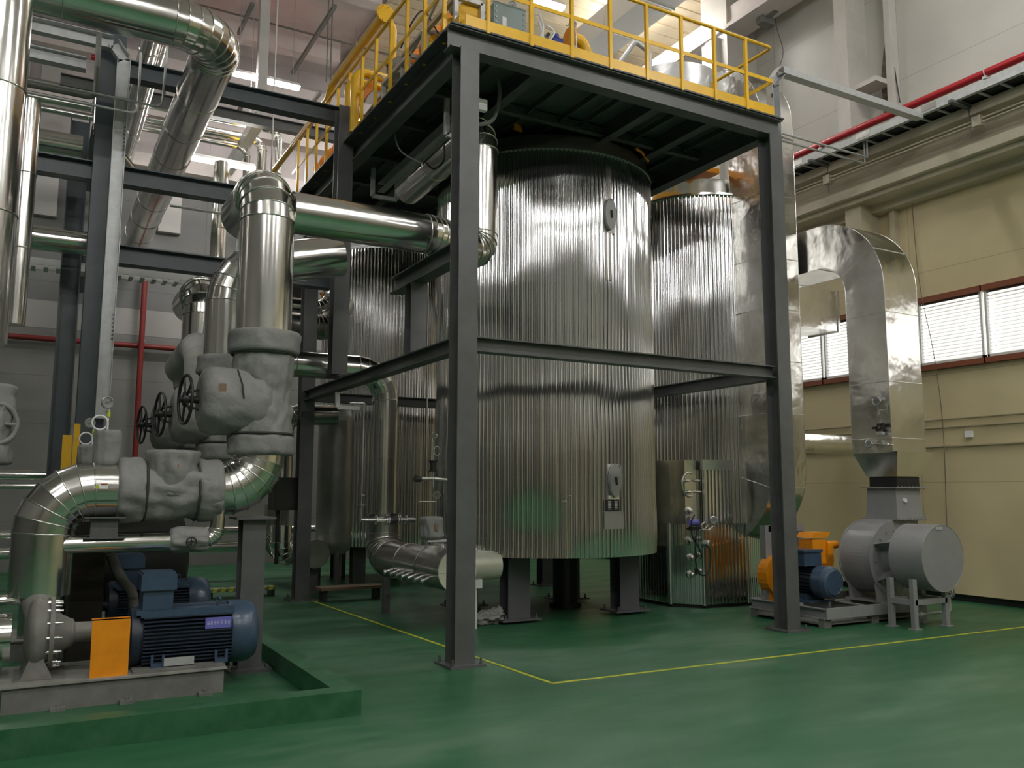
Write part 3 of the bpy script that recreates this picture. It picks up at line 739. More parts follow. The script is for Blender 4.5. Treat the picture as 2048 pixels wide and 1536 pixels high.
# ================================================================== FAN
fc = V((5.95, .18, .72)); FR = .44
f = thing('centrifugal_fan', 'grey centrifugal fan casing with a long round inlet silencer facing the camera', 'fan', (fc.x, fc.y, .2))
y0f, y1f = -.02, .42
prof = []
for k in range(41):
    a = radians(-90-k*270/40); r = FR*(.92+.12*(k/40)) ; prof.append((fc.x+r*cos(a)*1.0, fc.z+r*sin(a)))
prof.append((fc.x+FR*1.06, 1.2)) if False else None
prof = []
for k in range(37):
    a = radians(0-k*(-180)/36) if False else radians(-40+k*(220+0)/36)
rng = [radians(60+k*250/44) for k in range(45)]
for k, a in enumerate(rng): r = FR*(1.04-.10*k/44); prof.append((fc.x+r*cos(a), fc.z+r*sin(a)))
prof = [(fc.x+.50, 1.21), (fc.x+.02, 1.21)]+[q for q in prof if True][6:]+[(fc.x+.44, fc.z-.12), (fc.x+.50, fc.z+.1)]
MB().sheet([(a, y0f, b) for a, b in prof], (0, y1f-y0f, 0)).build('casing', fan_g, f)
sc2 = [(fc.x+(a-fc.x)*1.045, fc.z+(b-fc.z)*1.045) for a, b in prof[2:]]
for yy in (y0f-.012, y1f): MB().sheet([(a, yy, b) for a, b in sc2], (0, .012, 0)).build('side_plate', fan_g, f)
m = MB()
for k in range(16): a = 2*pi*k/16; m.cyl((fc.x+.36*cos(a), y0f-.03, fc.z+.36*sin(a)), (fc.x+.36*cos(a), y0f, fc.z+.36*sin(a)), .011, seg=6)
m.build('bolt', steelm, f)
# pedestal feet
m = MB(); m.sheet([(fc.x-.33, y0f, .22), (fc.x-.12, y0f, .22), (fc.x-.16, y0f, .5), (fc.x-.36, y0f, .5)], (0, .02, 0)); m.sheet([(fc.x-.30, y1f-.02, .22), (fc.x+.3, y1f-.02, .22), (fc.x+.3, y1f-.02, .5), (fc.x-.33, y1f-.02, .5)], (0, .02, 0)); m.sheet([(fc.x+.1, y0f, .22), (fc.x+.42, y0f, .22), (fc.x+.4, y0f, .5), (fc.x+.1, y0f, .5)], (0, .02, 0)); m.bb(fc.x-.33, fc.x+.42, y0f-.06, y1f+.05, .215, .235)
m.build('foot', fan_g, f)
sc_ = V((5.85, 0, .79)); SR = .385
s = MB().lathe((sc_.x, -.10, sc_.z), (0, -1, 0), [(SR-.02, .21), (SR, .22), (SR, .65), (SR-.01, .66)], 64).build('inlet_silencer', fan_g, f)
MB().ring((sc_.x, -.758, sc_.z), (0, 1, 0), SR-.004, .006, 64, 6).build('rim', fan_g, s)
MB().box((sc_.x-.05, -.765, sc_.z+.345), (.12, .006, .035)).build('maker_plate', galv, s)
m = MB()
for a in (35, 150, 215, 330):
    a = radians(a); u = V((cos(a), 0, sin(a))); m.sheet([V((sc_.x, -.32, sc_.z))+u*.26, V((sc_.x, -.32, sc_.z))+u*.37, V((fc.x, y0f-.01, fc.z))+u*.42, V((fc.x, y0f-.01, fc.z))+u*.22], V((-sin(a), 0, cos(a)))*.015)
m.cyl((sc_.x, -.33, sc_.z), (fc.x, y0f, fc.z), .2, .26, seg=32); m.build('inlet_cone', fan_g, f)
# silencer stand
s = thing('silencer_stand', 'small grey angle steel stand under the round fan silencer', 'stand', (5.6, -.6, 0))
m = MB()
xs_ = (5.42, 5.99)
for x in xs_:
    for y in (-.66, -.36): MB().ch((x, y, .0), (x, y, .56 if x < 5.5 else .46), .07, .05, .008, up=(0, 1, 0)).build('leg', fan_g, s); m.box((x, y, .006), (.12, .10, .012))
for y in (-.66, -.36): m.bar((xs_[0], y, .30), (xs_[1], y, .30), .05, .06)
for x in xs_: m.bar((x, -.66, .30), (x, -.36, .30), .05, .06)
m.build('crossbar', fan_g, s)
m = MB().tube(arc_path([(5.62, -.5, .13), (6.3, -.5, .13), (6.3, -.5, .32)], .04, 4), .018, 10); 
for q in ((6.22, -.5, .13), (5.75, -.5, .13)): m.cyl(V(q)-V((.03, 0, 0)), V(q)+V((.03, 0, 0)), .03, seg=10)
tag(m.build('drain_pipe', galv), 'thin drain pipe with couplings under the fan silencer', 'pipe')
cb = MB()
for k in range(3): cb.ring((6.33, -.52, .40+.01*k), (.7, -.7, .15*k), .11-.008*k, .006, 24, 6)
tag(cb.build('coiled_cable', galv), 'coil of thin grey cable hanging behind the silencer rim', 'cable')
# skid of fan
k = thing('fan_skid', 'grey steel channel base frame under the fan and blue motor', 'base frame', (4.55, -.15, 0))
m = MB(); X0, X1, Y0, Y1 = 4.58, 6.35, -.12, 1.05
for y in (Y0, .42, Y1): m.ch((X0, y, .16), (X1, y, .16), .05, .12, .012)
for x in (X0, 5.3, X1): m.ch((x, Y0, .16), (x, Y1, .16), .05, .12, .012)
m.build('frame', fan_g, k)
m = MB()
for x in (X0+.05, 5.45, X1-.1):
    for y in (Y0+.05, Y1-.05): m.box((x, y, .05), (.12, .08, .10))
m.bb(X0, X1, Y0+.02, Y1, .03, .045); m.build('mount', dustg, k)
# motor of fan
mc = V((5.02, 0, .47)); MR = .185
mo = thing('electric_motor', 'small blue electric motor with round fan cover beside the grey fan', 'motor', (mc.x, .2, .22))
MB().lathe((mc.x, .30, mc.z), (0, -1, 0), [(MR*1.02, -.02), (MR*1.06, 0), (MR*1.06, .13), (MR*.93, .18), (MR*.74, .20), (MR*.72, .195), (.01, .195)], 40).build('fan_cover', blue, mo)
fb = MB().cyl((mc.x, .30, mc.z), (mc.x, .80, mc.z), MR*.86, seg=32)
for i in range(26):
    a = 2*pi*i/26; u = V((cos(a), 0, sin(a))); fb.bar(V((mc.x, .32, mc.z))+u*MR*.92, V((mc.x, .76, mc.z))+u*MR*.92, .007, .04, up=u)
fb.build('finned_body', blue_d, mo)
MB().box((mc.x-.08, .50, mc.z+.27), (.30, .30, .17)).box((mc.x-.08, .50, mc.z+.365), (.33, .33, .03)).build('terminal_box', blue, mo)
m = MB().box((mc.x, .45, .27), (.36, .07, .10)).box((mc.x, .70, .27), (.36, .07, .10)).box((mc.x, .55, .235), (.44, .5, .03))
m.build('foot', blue, mo)
# belt guard and bearing guard
bg = thing('belt_guard', 'orange belt guard between the small blue motor and the fan', 'guard', (4.8, 1.0, .2))
ptsg = []
c1, c2 = V((4.98, 0, .50)), V((5.75, 0, .66))
for k in range(13): a = radians(100+k*180/12); ptsg.append((c1.x+.25*cos(a), .92, c1.z+.25*sin(a)))
for k in range(13): a = radians(280+k*180/12); ptsg.append((c2.x+.23*cos(a), .92, c2.z+.23*sin(a)))
MB().sheet(ptsg, (0, .16, 0)).build('cover', orange, bg)
MB().bar((4.9, 1.0, .0), (4.9, 1.0, .3), .08, .04).build('support', orange, bg)
bb_ = thing('bearing_guard', 'orange box shaped shaft guard behind the blue fan motor', 'guard', tuple(at(1645, 1130, Y=.72)))
p = at(1632, 1112, Y=.72); q = at(1660, 1105, Y=.72)
MB().box((5.36, .72, .80), (.25, .22, .30)).build('cover', orange, bb_)
MB().sheet([(5.22, .60, .97), (5.50, .60, .97), (5.56, .60, 1.04), (5.28, .60, 1.04)], (0, .26, 0)).build('lid', orange, bb_)
MB().cyl((5.48, .62, .88), (5.68, .62, .88), .05, seg=14).box((5.52, .62, .82), (.1, .1, .12)).build('bearing', orange, bb_)
# grey post behind right column
p0 = at(1537, 1228, Z=0); s = thing('support_post', 'pale grey pipe support post beside the octagonal base', 'support', (p0.x, p0.y, 0))
MB().ch((p0.x, p0.y, .02), (p0.x, p0.y, 1.12), .12, .10, .01, up=(0, 1, 0)).build('post', fan_g, s)
MB().box((p0.x, p0.y, .01), (.2, .18, .02)).build('base_plate', fan_g, s)
MB().box((p0.x+.32, p0.y, 1.08), (.64, .1, .08)).bar((p0.x+.6, p0.y, 1.05), (p0.x+.6, p0.y, .3), .1, .08, up=(0, 1, 0)).build('arm', fan_g, s)

# ================================================================== RIGHT WALL SERVICES
def along(name, label, X, z, y0, y1, r, m, cat='pipe'):
    return tag(MB().cyl((X, y0, z), (X, y1, z), r, seg=16).build(name, m), label, cat)
t = thing('red_sprinkler_pipe', 'red pipe running along the right wall above the cable tray', 'pipe', (7.72, 0, 7.31))
MB().cyl((7.72, -6, 7.31), (7.72, 4.2, 7.31), .058, seg=16).build('pipe', redp, t)
m = MB()
for y in (-.55, 2.3): m.bb(7.66, 7.80, y-.03, y+.03, 7.21, 7.25); m.ring((7.72, y, 7.31), (0, 1, 0), .064, .008, 20, 6); m.bb(7.78, 7.8, y-.02, y+.02, 6.86, 7.2)
for y in (-3.3,): m.bb(7.66, 7.8, y-.03, y+.03, 7.16, 7.20).bb(7.78, 7.8, y-.02, y+.02, 6.86, 7.2)
m.build('pipe_bracket', galv, t)
# cable ladder
t = thing('cable_tray', 'long white ladder cable tray full of black cables along the right wall', 'cable tray', (7.5, 0, 6.9))
tx0, tx1, tz = 7.24, 7.70, 6.86
MB().bb(tx0-.015, tx0, -6, 11.8, tz, tz+.11).bb(tx1, tx1+.015, -6, 11.8, tz, tz+.15).bb(tx0, tx0+.05, -6, 11.8, tz, tz+.006).bb(tx1-.05, tx1, -6, 11.8, tz, tz+.006).build('side_rail', galv, t)
y = -5.8
while y < 11.6: MB().bb(tx0, tx1, y, y+.035, tz, tz+.02).build('rung', galv, t); y += .30
MB().bb(tx0+.03, tx1-.03, -6, 11.8, tz+.03, tz+.12).build('cables', cab_blk, t)
m = MB()
for y in (-.38, 2.05, 4.5, -2.8): m.bar((tx0-.12, y, tz-.03), (8.3, y, tz-.03), .06, .04); m.cyl((tx0+.3, y, tz-.5), (tx0+.3, y, tz), .006, seg=6)
m.build('bracket', steel, t)
m = MB()
for y in (-.0, 1.1, 2.4, 3.6):
    for X in (tx0-.018, tx1+.016): m.bb(X-.003, X+.003, y-.12, y+.12, tz+.03, tz+.11)
m.build('splice_plate', alu_s, t)
# tray dropping down the right platform column
t = thing('cable_tray', 'pale channel cable tray that drops down beside the right platform column', 'cable tray', (4.3, .1, 1))
xx, yy = 4.36, .16
MB().ch((xx, yy, .98), (xx, yy, 6.66), .10, .13, .006, up=(1, 0, 0)).build('vertical_channel', galv, t)
MB().ch((xx, yy, 6.66), (xx+.14, yy, 6.84), .10, .12, .006, up=(1, 0, 0)).ch((xx+.14, yy, 6.84), (7.24, yy, 6.84), .12, .085, .006, up=(0, 0, 1)).build('horizontal_channel', galv, t)
m = MB()
for k in range(22): m.box((xx-.075, yy-.05, 1.3+.245*k), (.004, .02, .05))
m.build('slot', black, t)
for k, (dz, lab) in enumerate(((0, 'upper'), (.09, 'lower'))):
    z = at(1735, 315+dz*110, Y=1.15).z; xe = at(1735, 315, Y=1.15).x; tag(MB().tube([(4.15, 1.15+.05*k, z), (xe, 1.15+.05*k, z), (xe, 1.15+.05*k, 6.9)], .016, 8).build('conduit', galv), lab+' of two thin conduits from the platform corner to the wall tray', 'conduit')
# conduits under girder
tag(MB().tube([(7.55, -6, 6.62), (7.55, 11, 6.62)], .014, 8).tube([(7.53, -6, 6.56), (7.53, 11, 6.56)], .012, 8).bb(7.5, 7.62, -.55, -.43, 6.52, 6.66).bb(7.5, 7.62, 2.0, 2.12, 6.52, 6.66).build('conduit', gm), 'pair of cream conduits clipped along the crane girder on the right wall', 'conduit')
for (a, b, lab) in (((853), .012, 'upper'), ((875), .012, 'lower')):
    pass
for z, r, lab in ((2.62, .012, 'highest'), (2.50, .014, 'middle'), (2.22, .016, 'lowest')):
    tag(MB().tube([(8.27, -6, z), (8.27, 5, z)], r, 8).build('conduit', mat('cream_conduit', (.36, .31, .2), .5)), lab+' of three thin conduits along the cream wall below the blinds', 'conduit')
p = at(1938, 868, X=8.25); tag(MB().box(p, (.05, .10, .09)).build('wall_box', whitep), 'small white box on the lowest conduit of the cream wall', 'box')
# hanging thin cables
hose([at(1822, 380, X=8.2), at(1838, 560, X=8.2), at(1866, 700, X=8.2), at(1885, 840, X=8.24), at(1892, 1000, X=8.26), at(1895, 1085, X=8.26)], .006, 'hanging_cable', mat('thin_cable', (.18, .15, .1), .6), None)
tag(MADE[-1], 'thin cable hanging down the cream wall past the blinds', 'cable')
hose([at(1771, 0, X=8.2), at(1785, 110, X=8.2), at(1800, 205, X=8.2)], .010, 'hanging_cable', black, None); tag(MADE[-1], 'black cable hanging on the white wall above the red pipe', 'cable')
hose([at(1590, -60, X=8.2), at(1552, 30, X=8.2), at(1566, 100, X=8.2), at(1560, 130, X=8.2)], .008, 'hanging_cable', mat('grey_cable', (.15, .15, .15), .6), None); tag(MADE[-1], 'grey cable looping down the wall beside the wide white column', 'cable')
p = at(1530, 35, X=7.9); tag(MB().bar(p, p+V((-.1, -2.6, .35)), .12, .12).box(p, (.3, .16, .3)).build('bracket_arm', dustg), 'grey bracket arm fixed to the wide white column at the top', 'bracket')
# dark streak beside the column on the wall
st = MB(); pts_ = [at(1768, 90, X=8.294), at(1776, 150, X=8.294), at(1774, 235, X=8.294), at(1768, 235, X=8.294), at(1762, 160, X=8.294)]
st.sheet(pts_, (.004, 0, 0)); struct('trim_9', st, mat('dark_streak', (.16, .15, .12), .8, var=.5, vscale=9))
# big duct of the roof
p = at(1160, 90, Z=9.6)
t = thing('roof_duct', 'bright galvanised square duct under the roof above the platform railing', 'duct', (3.4, 5.0, 9.4))
q0 = at(1205, 95, Y=6.2); X_, Z_ = q0.x, q0.z
MB().bb(X_-.35, X_+.35, 3.0, 7.0, Z_-.0, Z_+.5).build('duct_skin', mat('bright_galvanised', (.80, .81, .83), .4, .4, bump=.3, bscale=3, bdist=.03), t)
m = MB()
for y in (4.4, 5.6, 6.8): m.bb(X_-.37, X_+.37, y, y+.03, Z_-.02, Z_+.52)
m.build('flange', alu_s, t)
# ================================================================== PUMP LINES AT THE LEFT
RX = at(524, 800, Y=.6).x
def jthing(name, label, parts, cat, m=cloth):
    """parts: list of (part name, p1, p2, r, kwargs)"""
    t = thing(name, label, cat, tuple(V(parts[0][1])))
    for n_, a, b, r, kw in parts:
        mb = MB(); mm = kw.pop('m', m); jacket(mb, a, b, r, **kw); mb.build(n_, mm, t)
    return t
def valve(Y, s, label, wheelr=.20):
    x = RX; zc_ = 2.33
    zt0, zt1 = 2.80, 2.98
    t = jthing('insulated_valve', label, [
        ('body_jacket', (x, Y, 1.98), (x, Y, 2.86), .265, dict(wr=.016, seed=s, rf=lambda u, a: 1-.10*math.exp(-((u-.5)/.16)**2), rows=30, seg=80, freq=4)),
        ('top_collar', (x, Y, 2.77), (x, Y, 2.97), .315, dict(wr=.012, seed=s+3, rows=6)),
        ('bottom_collar', (x, Y, 1.86), (x, Y, 2.04), .285, dict(wr=.016, seed=s+5, rows=6)),
        ('bonnet_jacket', (x+.05, Y, zc_), (x-.54, Y, zc_), .30, dict(wr=.010, seed=s+7, round_=.10, rows=18))], 'valve')
    for z, r in ((2.765, .27), (2.05, .27)): MB().ring((x, Y, z), (0, 0, 1), r+.008, .012, 48, 6).build('strap', cloth_d, t)
    MB().tube([V((x-.28, Y-.29, zc_+.25)), V((x-.24, Y-.31, zc_+.12)), V((x-.22, Y-.30, zc_))], .008, 6).build('stitching', cloth_d, t)
    if Y < 1: p = V((x-.40, Y-.298, zc_+.07)); MB().box(p, (.06, .008, .10)).build('tag', brown_l, t)
    m = MB().cyl((x-.53, Y, zc_), (x-.70, Y, zc_), .03, seg=12)
    m.bar((x-.52, Y, zc_+.09), (x-.66, Y, zc_+.05), .03, .02).bar((x-.52, Y, zc_-.09), (x-.66, Y, zc_-.05), .03, .02).cyl((x-.63, Y, zc_), (x-.67, Y, zc_), .06, seg=16)
    m.build('stem_yoke', black, t)
    handwheel(t, (x-.65, Y, zc_), (1, .12, 0), wheelr, .014, 5, black, .04)
    return t
valve(.6, 1., 'nearest grey cloth wrapped valve under the tall shiny riser, with brown tag', .21)
valve(2.25, 11., 'second grey cloth wrapped valve, dark handwheel just behind the nearest one', .22)
valve(3.9, 23., 'farthest grey cloth wrapped valve with its black handwheel leftmost', .22)
Zr = at(530, 322, Y=.6).z-.25
rt = pipe_thing('riser_pipe', 'tall shiny cladded riser above the nearest grey valve, top bending away', [(RX-.01, .6, 2.9), (RX-.01, .6, Zr), (RX-.01, 1.6, Zr)], .245, .34, 6, .95)
Zr3 = at(380, 545, Y=3.9).z-.22
pipe_thing('riser_pipe', 'farther cladded riser left of the tall one, domed top bending away', [(RX-.02, 3.9, 2.9), (RX-.02, 3.9, Zr3), (RX-.02, 4.9, Zr3)], .235, .32, 6, .95)
pipe_thing('riser_pipe', 'dark cladded riser half hidden behind the tall shiny one, curving to the right', [(RX-.02, 2.25, 2.9), (RX-.02, 2.25, 3.95), (RX+1.2, 2.25, 4.25)], .235, .5, 6, .95)
# jacketed elbow between the risers
q = at(405, 730, Y=3.1)
t = thing('insulated_elbow', 'pale jacketed pipe bend in front of the farther riser', 'pipe', tuple(q))
m = MB(); clad(m, None, [V((q.x, 3.1, 2.5)), V((q.x, 3.1, q.z+.28)), V((q.x-.1, 4.0, q.z+.05))], .20, .25, 6, 1); m.build('jacket', mat('pale_cloth_jacket', (.36, .36, .33), .6, bump=.3, bscale=6, bdist=.02), t)
# horizontal pipe to the platform and its rise
hz = 4.13
X2 = at(870, 483, Y=.6).x
vx = at(955, 450, Y=1.05)
q1, q2 = at(905, 290, X=.42), at(815, 385, X=.42)
t = pipe_thing('crossing_pipe', 'large shiny pipe from the tall riser to the platform, then up beside the main tank', [(RX+.2, .6, hz), (X2, .6, hz), (vx.x, 1.0, hz), (vx.x, 1.0, 5.60), (vx.x+.08, 3.3, 5.60)], .195, [.45, .22, .30], 5, 1.25)
# pump discharge elbow
ex = at(78, 1190, Y=.6); rz = 1.553
t = pipe_thing('discharge_pipe', 'shiny cladded elbow pipe rising from the pump at the left corner', [(ex.x, .6, ex.z), (ex.x, .6, rz), (at(236, 980, Y=.6).x, .6, rz)], .222, .34, 6, .42)
p = at(202, 972, Y=.375); 
o = MB().box(p, (.10, .004, .045)).build('warning_sticker', whitep, t)
k_ = MB().sheet([p+V((-.045, -.004, -.018)), p+V((-.008, -.004, -.018)), p+V((-.0265, -.004, .016))], (0, -.002, 0)).build('warning_triangle', haz_y, o)
MB().box(p+V((.022, -.004, .014)), (.045, .003, .010)).build('red_text', red_l, o)
# strainer
xa, xb = at(232, 980, Y=.6).x, at(440, 980, Y=.6).x
t = jthing('insulated_strainer', 'grey cloth wrapped strainer on the horizontal pipe above the pump, with red tag', [
    ('body_jacket', (xa, .6, rz), (xb, .6, rz), .245, dict(wr=.022, seed=31, rows=26, seg=72)),
    ('left_collar', (xa, .6, rz), (xa+.21, .6, rz), .262, dict(wr=.014, seed=35, rows=6)),
    ('right_collar', (xb-.20, .6, rz), (xb, .6, rz), .262, dict(wr=.014, seed=37, rows=6)),
    ('bonnet_jacket', (xa+.42, .55, 1.50), (xa+.42, .55, 1.885), .215, dict(wr=.02, seed=39, rows=12, rf=lambda u, a: .86+.14*u))], 'strainer')
p = at(347, 934, Y=.345); MB().box(p, (.085, .006, .045)).build('tag', red_l, t)
for x in (xa+.215, xb-.205): MB().ring((x, .6, rz), (1, 0, 0), .252, .011, 48, 6).build('strap', cloth_d, t)
pipe_thing('riser_elbow', 'shiny cladded bend from the strainer up into the nearest grey valve', [(xb-.02, .6, rz), (RX, .6, rz), (RX, .6, 1.93)], .215, .33, 7, .5)
# support column of the line
s = thing('pipe_support', 'grey H section support under the bend behind the blue motor', 'support', (RX-.02, .72, 0))
MB().hb((RX-.02, .70, .03), (RX-.02, .70, 1.30), .2, .2, .012, (0, 1, 0)).build('column', steel, s)
m = MB().box((RX-.02, .70, .015), (.36, .34, .03)).box((RX-.02, .70, 1.31), (.34, .34, .02))
for i in (-1, 1):
    for j in (-1, 1): hexbolt(m, (RX-.02+i*.14, .70+j*.13, .03), (0, 0, 1), .018, .03)
m.build('base_plate', steel, s)
p = at(207, 1050, Y=.55); s = thing('pipe_saddle', 'small dark T shaped steel saddle under the discharge pipe', 'support', tuple(p))
MB().hb((p.x, .5, 1.18), (p.x, .5, 1.335), .2, .1, .01, (0, 1, 0)).build('stub', steel, s); MB().box((p.x, .55, 1.335), (.30, .3, .012)).box((p.x, .55, 1.175), (.30, .3, .012)).build('plate', steel, s)
# bypass
bz = at(230, 1088, Y=.5).z
x0_, x1_ = at(125, 1090, Y=.5).x, at(338, 1090, Y=.5).x; x2_, x3_ = at(415, 1083, Y=.5).x, at(433, 1060, Y=.5).x
pipe_thing('bypass_pipe', 'thin cladded bypass pipe below the strainer, from the discharge pipe to the small valve', [(x0_, .5, bz), (x1_+.02, .5, bz+.01)], .072, step=.6)
t = jthing('insulated_valve', 'small grey jacketed valve with a tiny handwheel on the bypass pipe', [('body_jacket', (x1_, .5, bz+.02), (x2_+.0, .5, bz+.02), .10, dict(wr=.012, seed=51, rows=10))], 'valve')
p = at(383, 1084, Y=.36); MB().cyl(p+V((0, .08, 0)), p-V((0, .0, 0)), .018, seg=10).build('stem', steelm, t); handwheel(t, p, (0, 1, 0), .038, .006, 4, black, .014)
pipe_thing('bypass_pipe', 'short cladded bend from the small jacketed valve up to the riser bend', [(x2_-.02, .5, bz+.02), (x3_, .5, bz+.02), (x3_+.01, .5, 1.42)], .058, .09, 5, .4)
# stubs with gauges on the discharge pipe
for (px, py0, py1, Y, w_, lab, gp) in ((213, 925, 860, .6, .105, 'grey jacketed gauge stub standing on the discharge pipe, the nearer of two', (215, 805)), (176, 925, 889, 2.25, .095, 'grey jacketed gauge stub half hidden behind the nearer one', (180, 846))):
    a = at(px, py0+6, Y=Y); b = at(px, py1, Y=Y)
    t = jthing('jacketed_stub', lab, [('jacket', (a.x, Y, a.z), (a.x, Y, b.z), w_, dict(wr=.010, seed=px, rows=10, seg=40))], 'pipe')
    g = at(gp[0], gp[1], Y=Y-.05); k = thing('pressure_gauge', ('nearest' if Y < 1 else 'farther')+' round gauge with coiled tube above the grey stub at left', 'gauge', tuple(b))
    gauge(k, g, (.12, -1, 0), .048 if Y < 1 else .05)
    rc = at(200 if Y < 1 else 172, 845 if Y < 1 else 877, Y=Y-.05); R_c = .058
    ln = [V((rc.x+R_c, rc.y, b.z-.03))]+[V((rc.x+R_c*cos(radians(th)), rc.y+.02*th/360, rc.z+R_c*sin(radians(th)))) for th in range(0, 361, 24)]+[V((rc.x+R_c+.005, rc.y+.02, g.z-.05))]
    MB().tube(ln, .0075, 8).build('siphon_tube', whitep, k)
    MB().cyl((rc.x+R_c+.005, rc.y+.02, g.z-.12), (rc.x+R_c+.005, rc.y+.02, g.z-.07), .015, seg=8).build('needle_valve', lgreen, k)
# ------------------------------------------------------------------ pump, skid, motor
def skid(Y0, label):
    s = thing('pump_skid', label, 'base frame', (-3.5, Y0, 0)); x0, x1, y0, y1, h = -3.56, -2.07, Y0, Y0+.78, .175
    MB().ch((x0, y0+.03, h/2), (x1, y0+.03, h/2), .06, h, .014).ch((x0, y1-.03, h/2), (x1, y1-.03, h/2), .06, h, .014).build('side_channel', dustg, s)
    MB().bb(x0-.02, x1+.02, y0-.02, y1+.02, h, h+.012).build('deck', mat('pale_dusty_grey', (.27, .27, .24), .6, 0., var=.2, vscale=6), s)
    m = MB()
    for x in (x0+.35, x0+.80, x1-.14): m.box((x, y0-.03, .012), (.10, .07, .024)); hexbolt(m, (x, y0-.03, .024), (0, 0, 1), .014, .02)
    m.build('anchor_clip', dustg, s)
    MB().bb(-2.72, -2.06, y0+.03, y1-.08, h, h+.03).build('motor_rail', dustg, s)
    MB().box((-3.33, y0+.39, h+.01), (.34, .5, .02)).build('pump_pad', dustg, s); return s
skid(-.07, 'dusty grey steel base frame under the nearest pump and blue motor')
PY = .30; pz = at(65, 1270, Y=PY).z; px_ = -3.38
def pump(PY, label):
    t = thing('centrifugal_pump', label, 'pump', (px_, PY, .2))
    MB().lathe((px_-.14, PY, pz), (1, 0, 0), [(.10, .07), (.16, .085), (.23, .10), (.26, .125), (.265, .16), (.25, .20), (.24, .235)], 48, sharp=False).build('volute', pumpm, t)
    MB().cyl((px_+.03, PY, pz+.1), (px_+.0, .58, ex.z+.04), .095, .125, seg=32).build('discharge_nozzle', pumpm, t)
    m = MB().cyl((px_+.095, PY, pz), (px_+.125, PY, pz), .27, seg=40); m.build('cover_flange', pumpm, t)
    m = MB()
    for k in range(14): a = 2*pi*k/14; q = V((px_+.125, PY+.235*cos(a), pz+.235*sin(a))); m.cyl(q-V((.05, 0, 0)), q+V((.03, 0, 0)), .015, seg=8); m.cyl(q+V((.03, 0, 0)), q+V((.055, 0, 0)), .008, seg=6)
    m.build('bolt', steelm if PY < 1 else black, t)
    MB().lathe((px_+.125, PY, pz), (1, 0, 0), [(.17, 0), (.10, .12), (.10, .13)], 32).build('lantern_cone', pumpm, t)
    MB().lathe((px_+.25, PY, pz), (1, 0, 0), [(.095, 0), (.075, .02), (.07, .24), (.09, .25), (.09, .28), (.03, .29), (.03, .36)], 32).build('bearing_housing', pumpm, t)
    MB().sheet([(px_-.08, PY-.22, .19), (px_+.13, PY-.22, .19), (px_+.06, PY-.20, .34), (px_-.02, PY-.20, .34)], (0, .56, 0)).bar((px_+.42, PY, .17), (px_+.42, PY, pz-.06), .05, .03).build('foot', pumpm, t)
    return t
pump(PY, 'grey centrifugal pump casing with a ring of bolts at the lower left')
sx = at(0, 1260, Y=PY)
pipe_thing('suction_pipe', 'shiny cladded suction pipe entering the pump from the left edge', [(px_-1.6, PY, pz), (px_-.15, PY, pz)], .165, step=.7)
pipe_thing('small_pipe', 'thin shiny pipe above the suction pipe at the left edge', [(px_-1.6, .62, at(15, 1200, Y=.62).z), (px_-.1, .62, at(15, 1200, Y=.62).z)], .042, step=2, band=False)
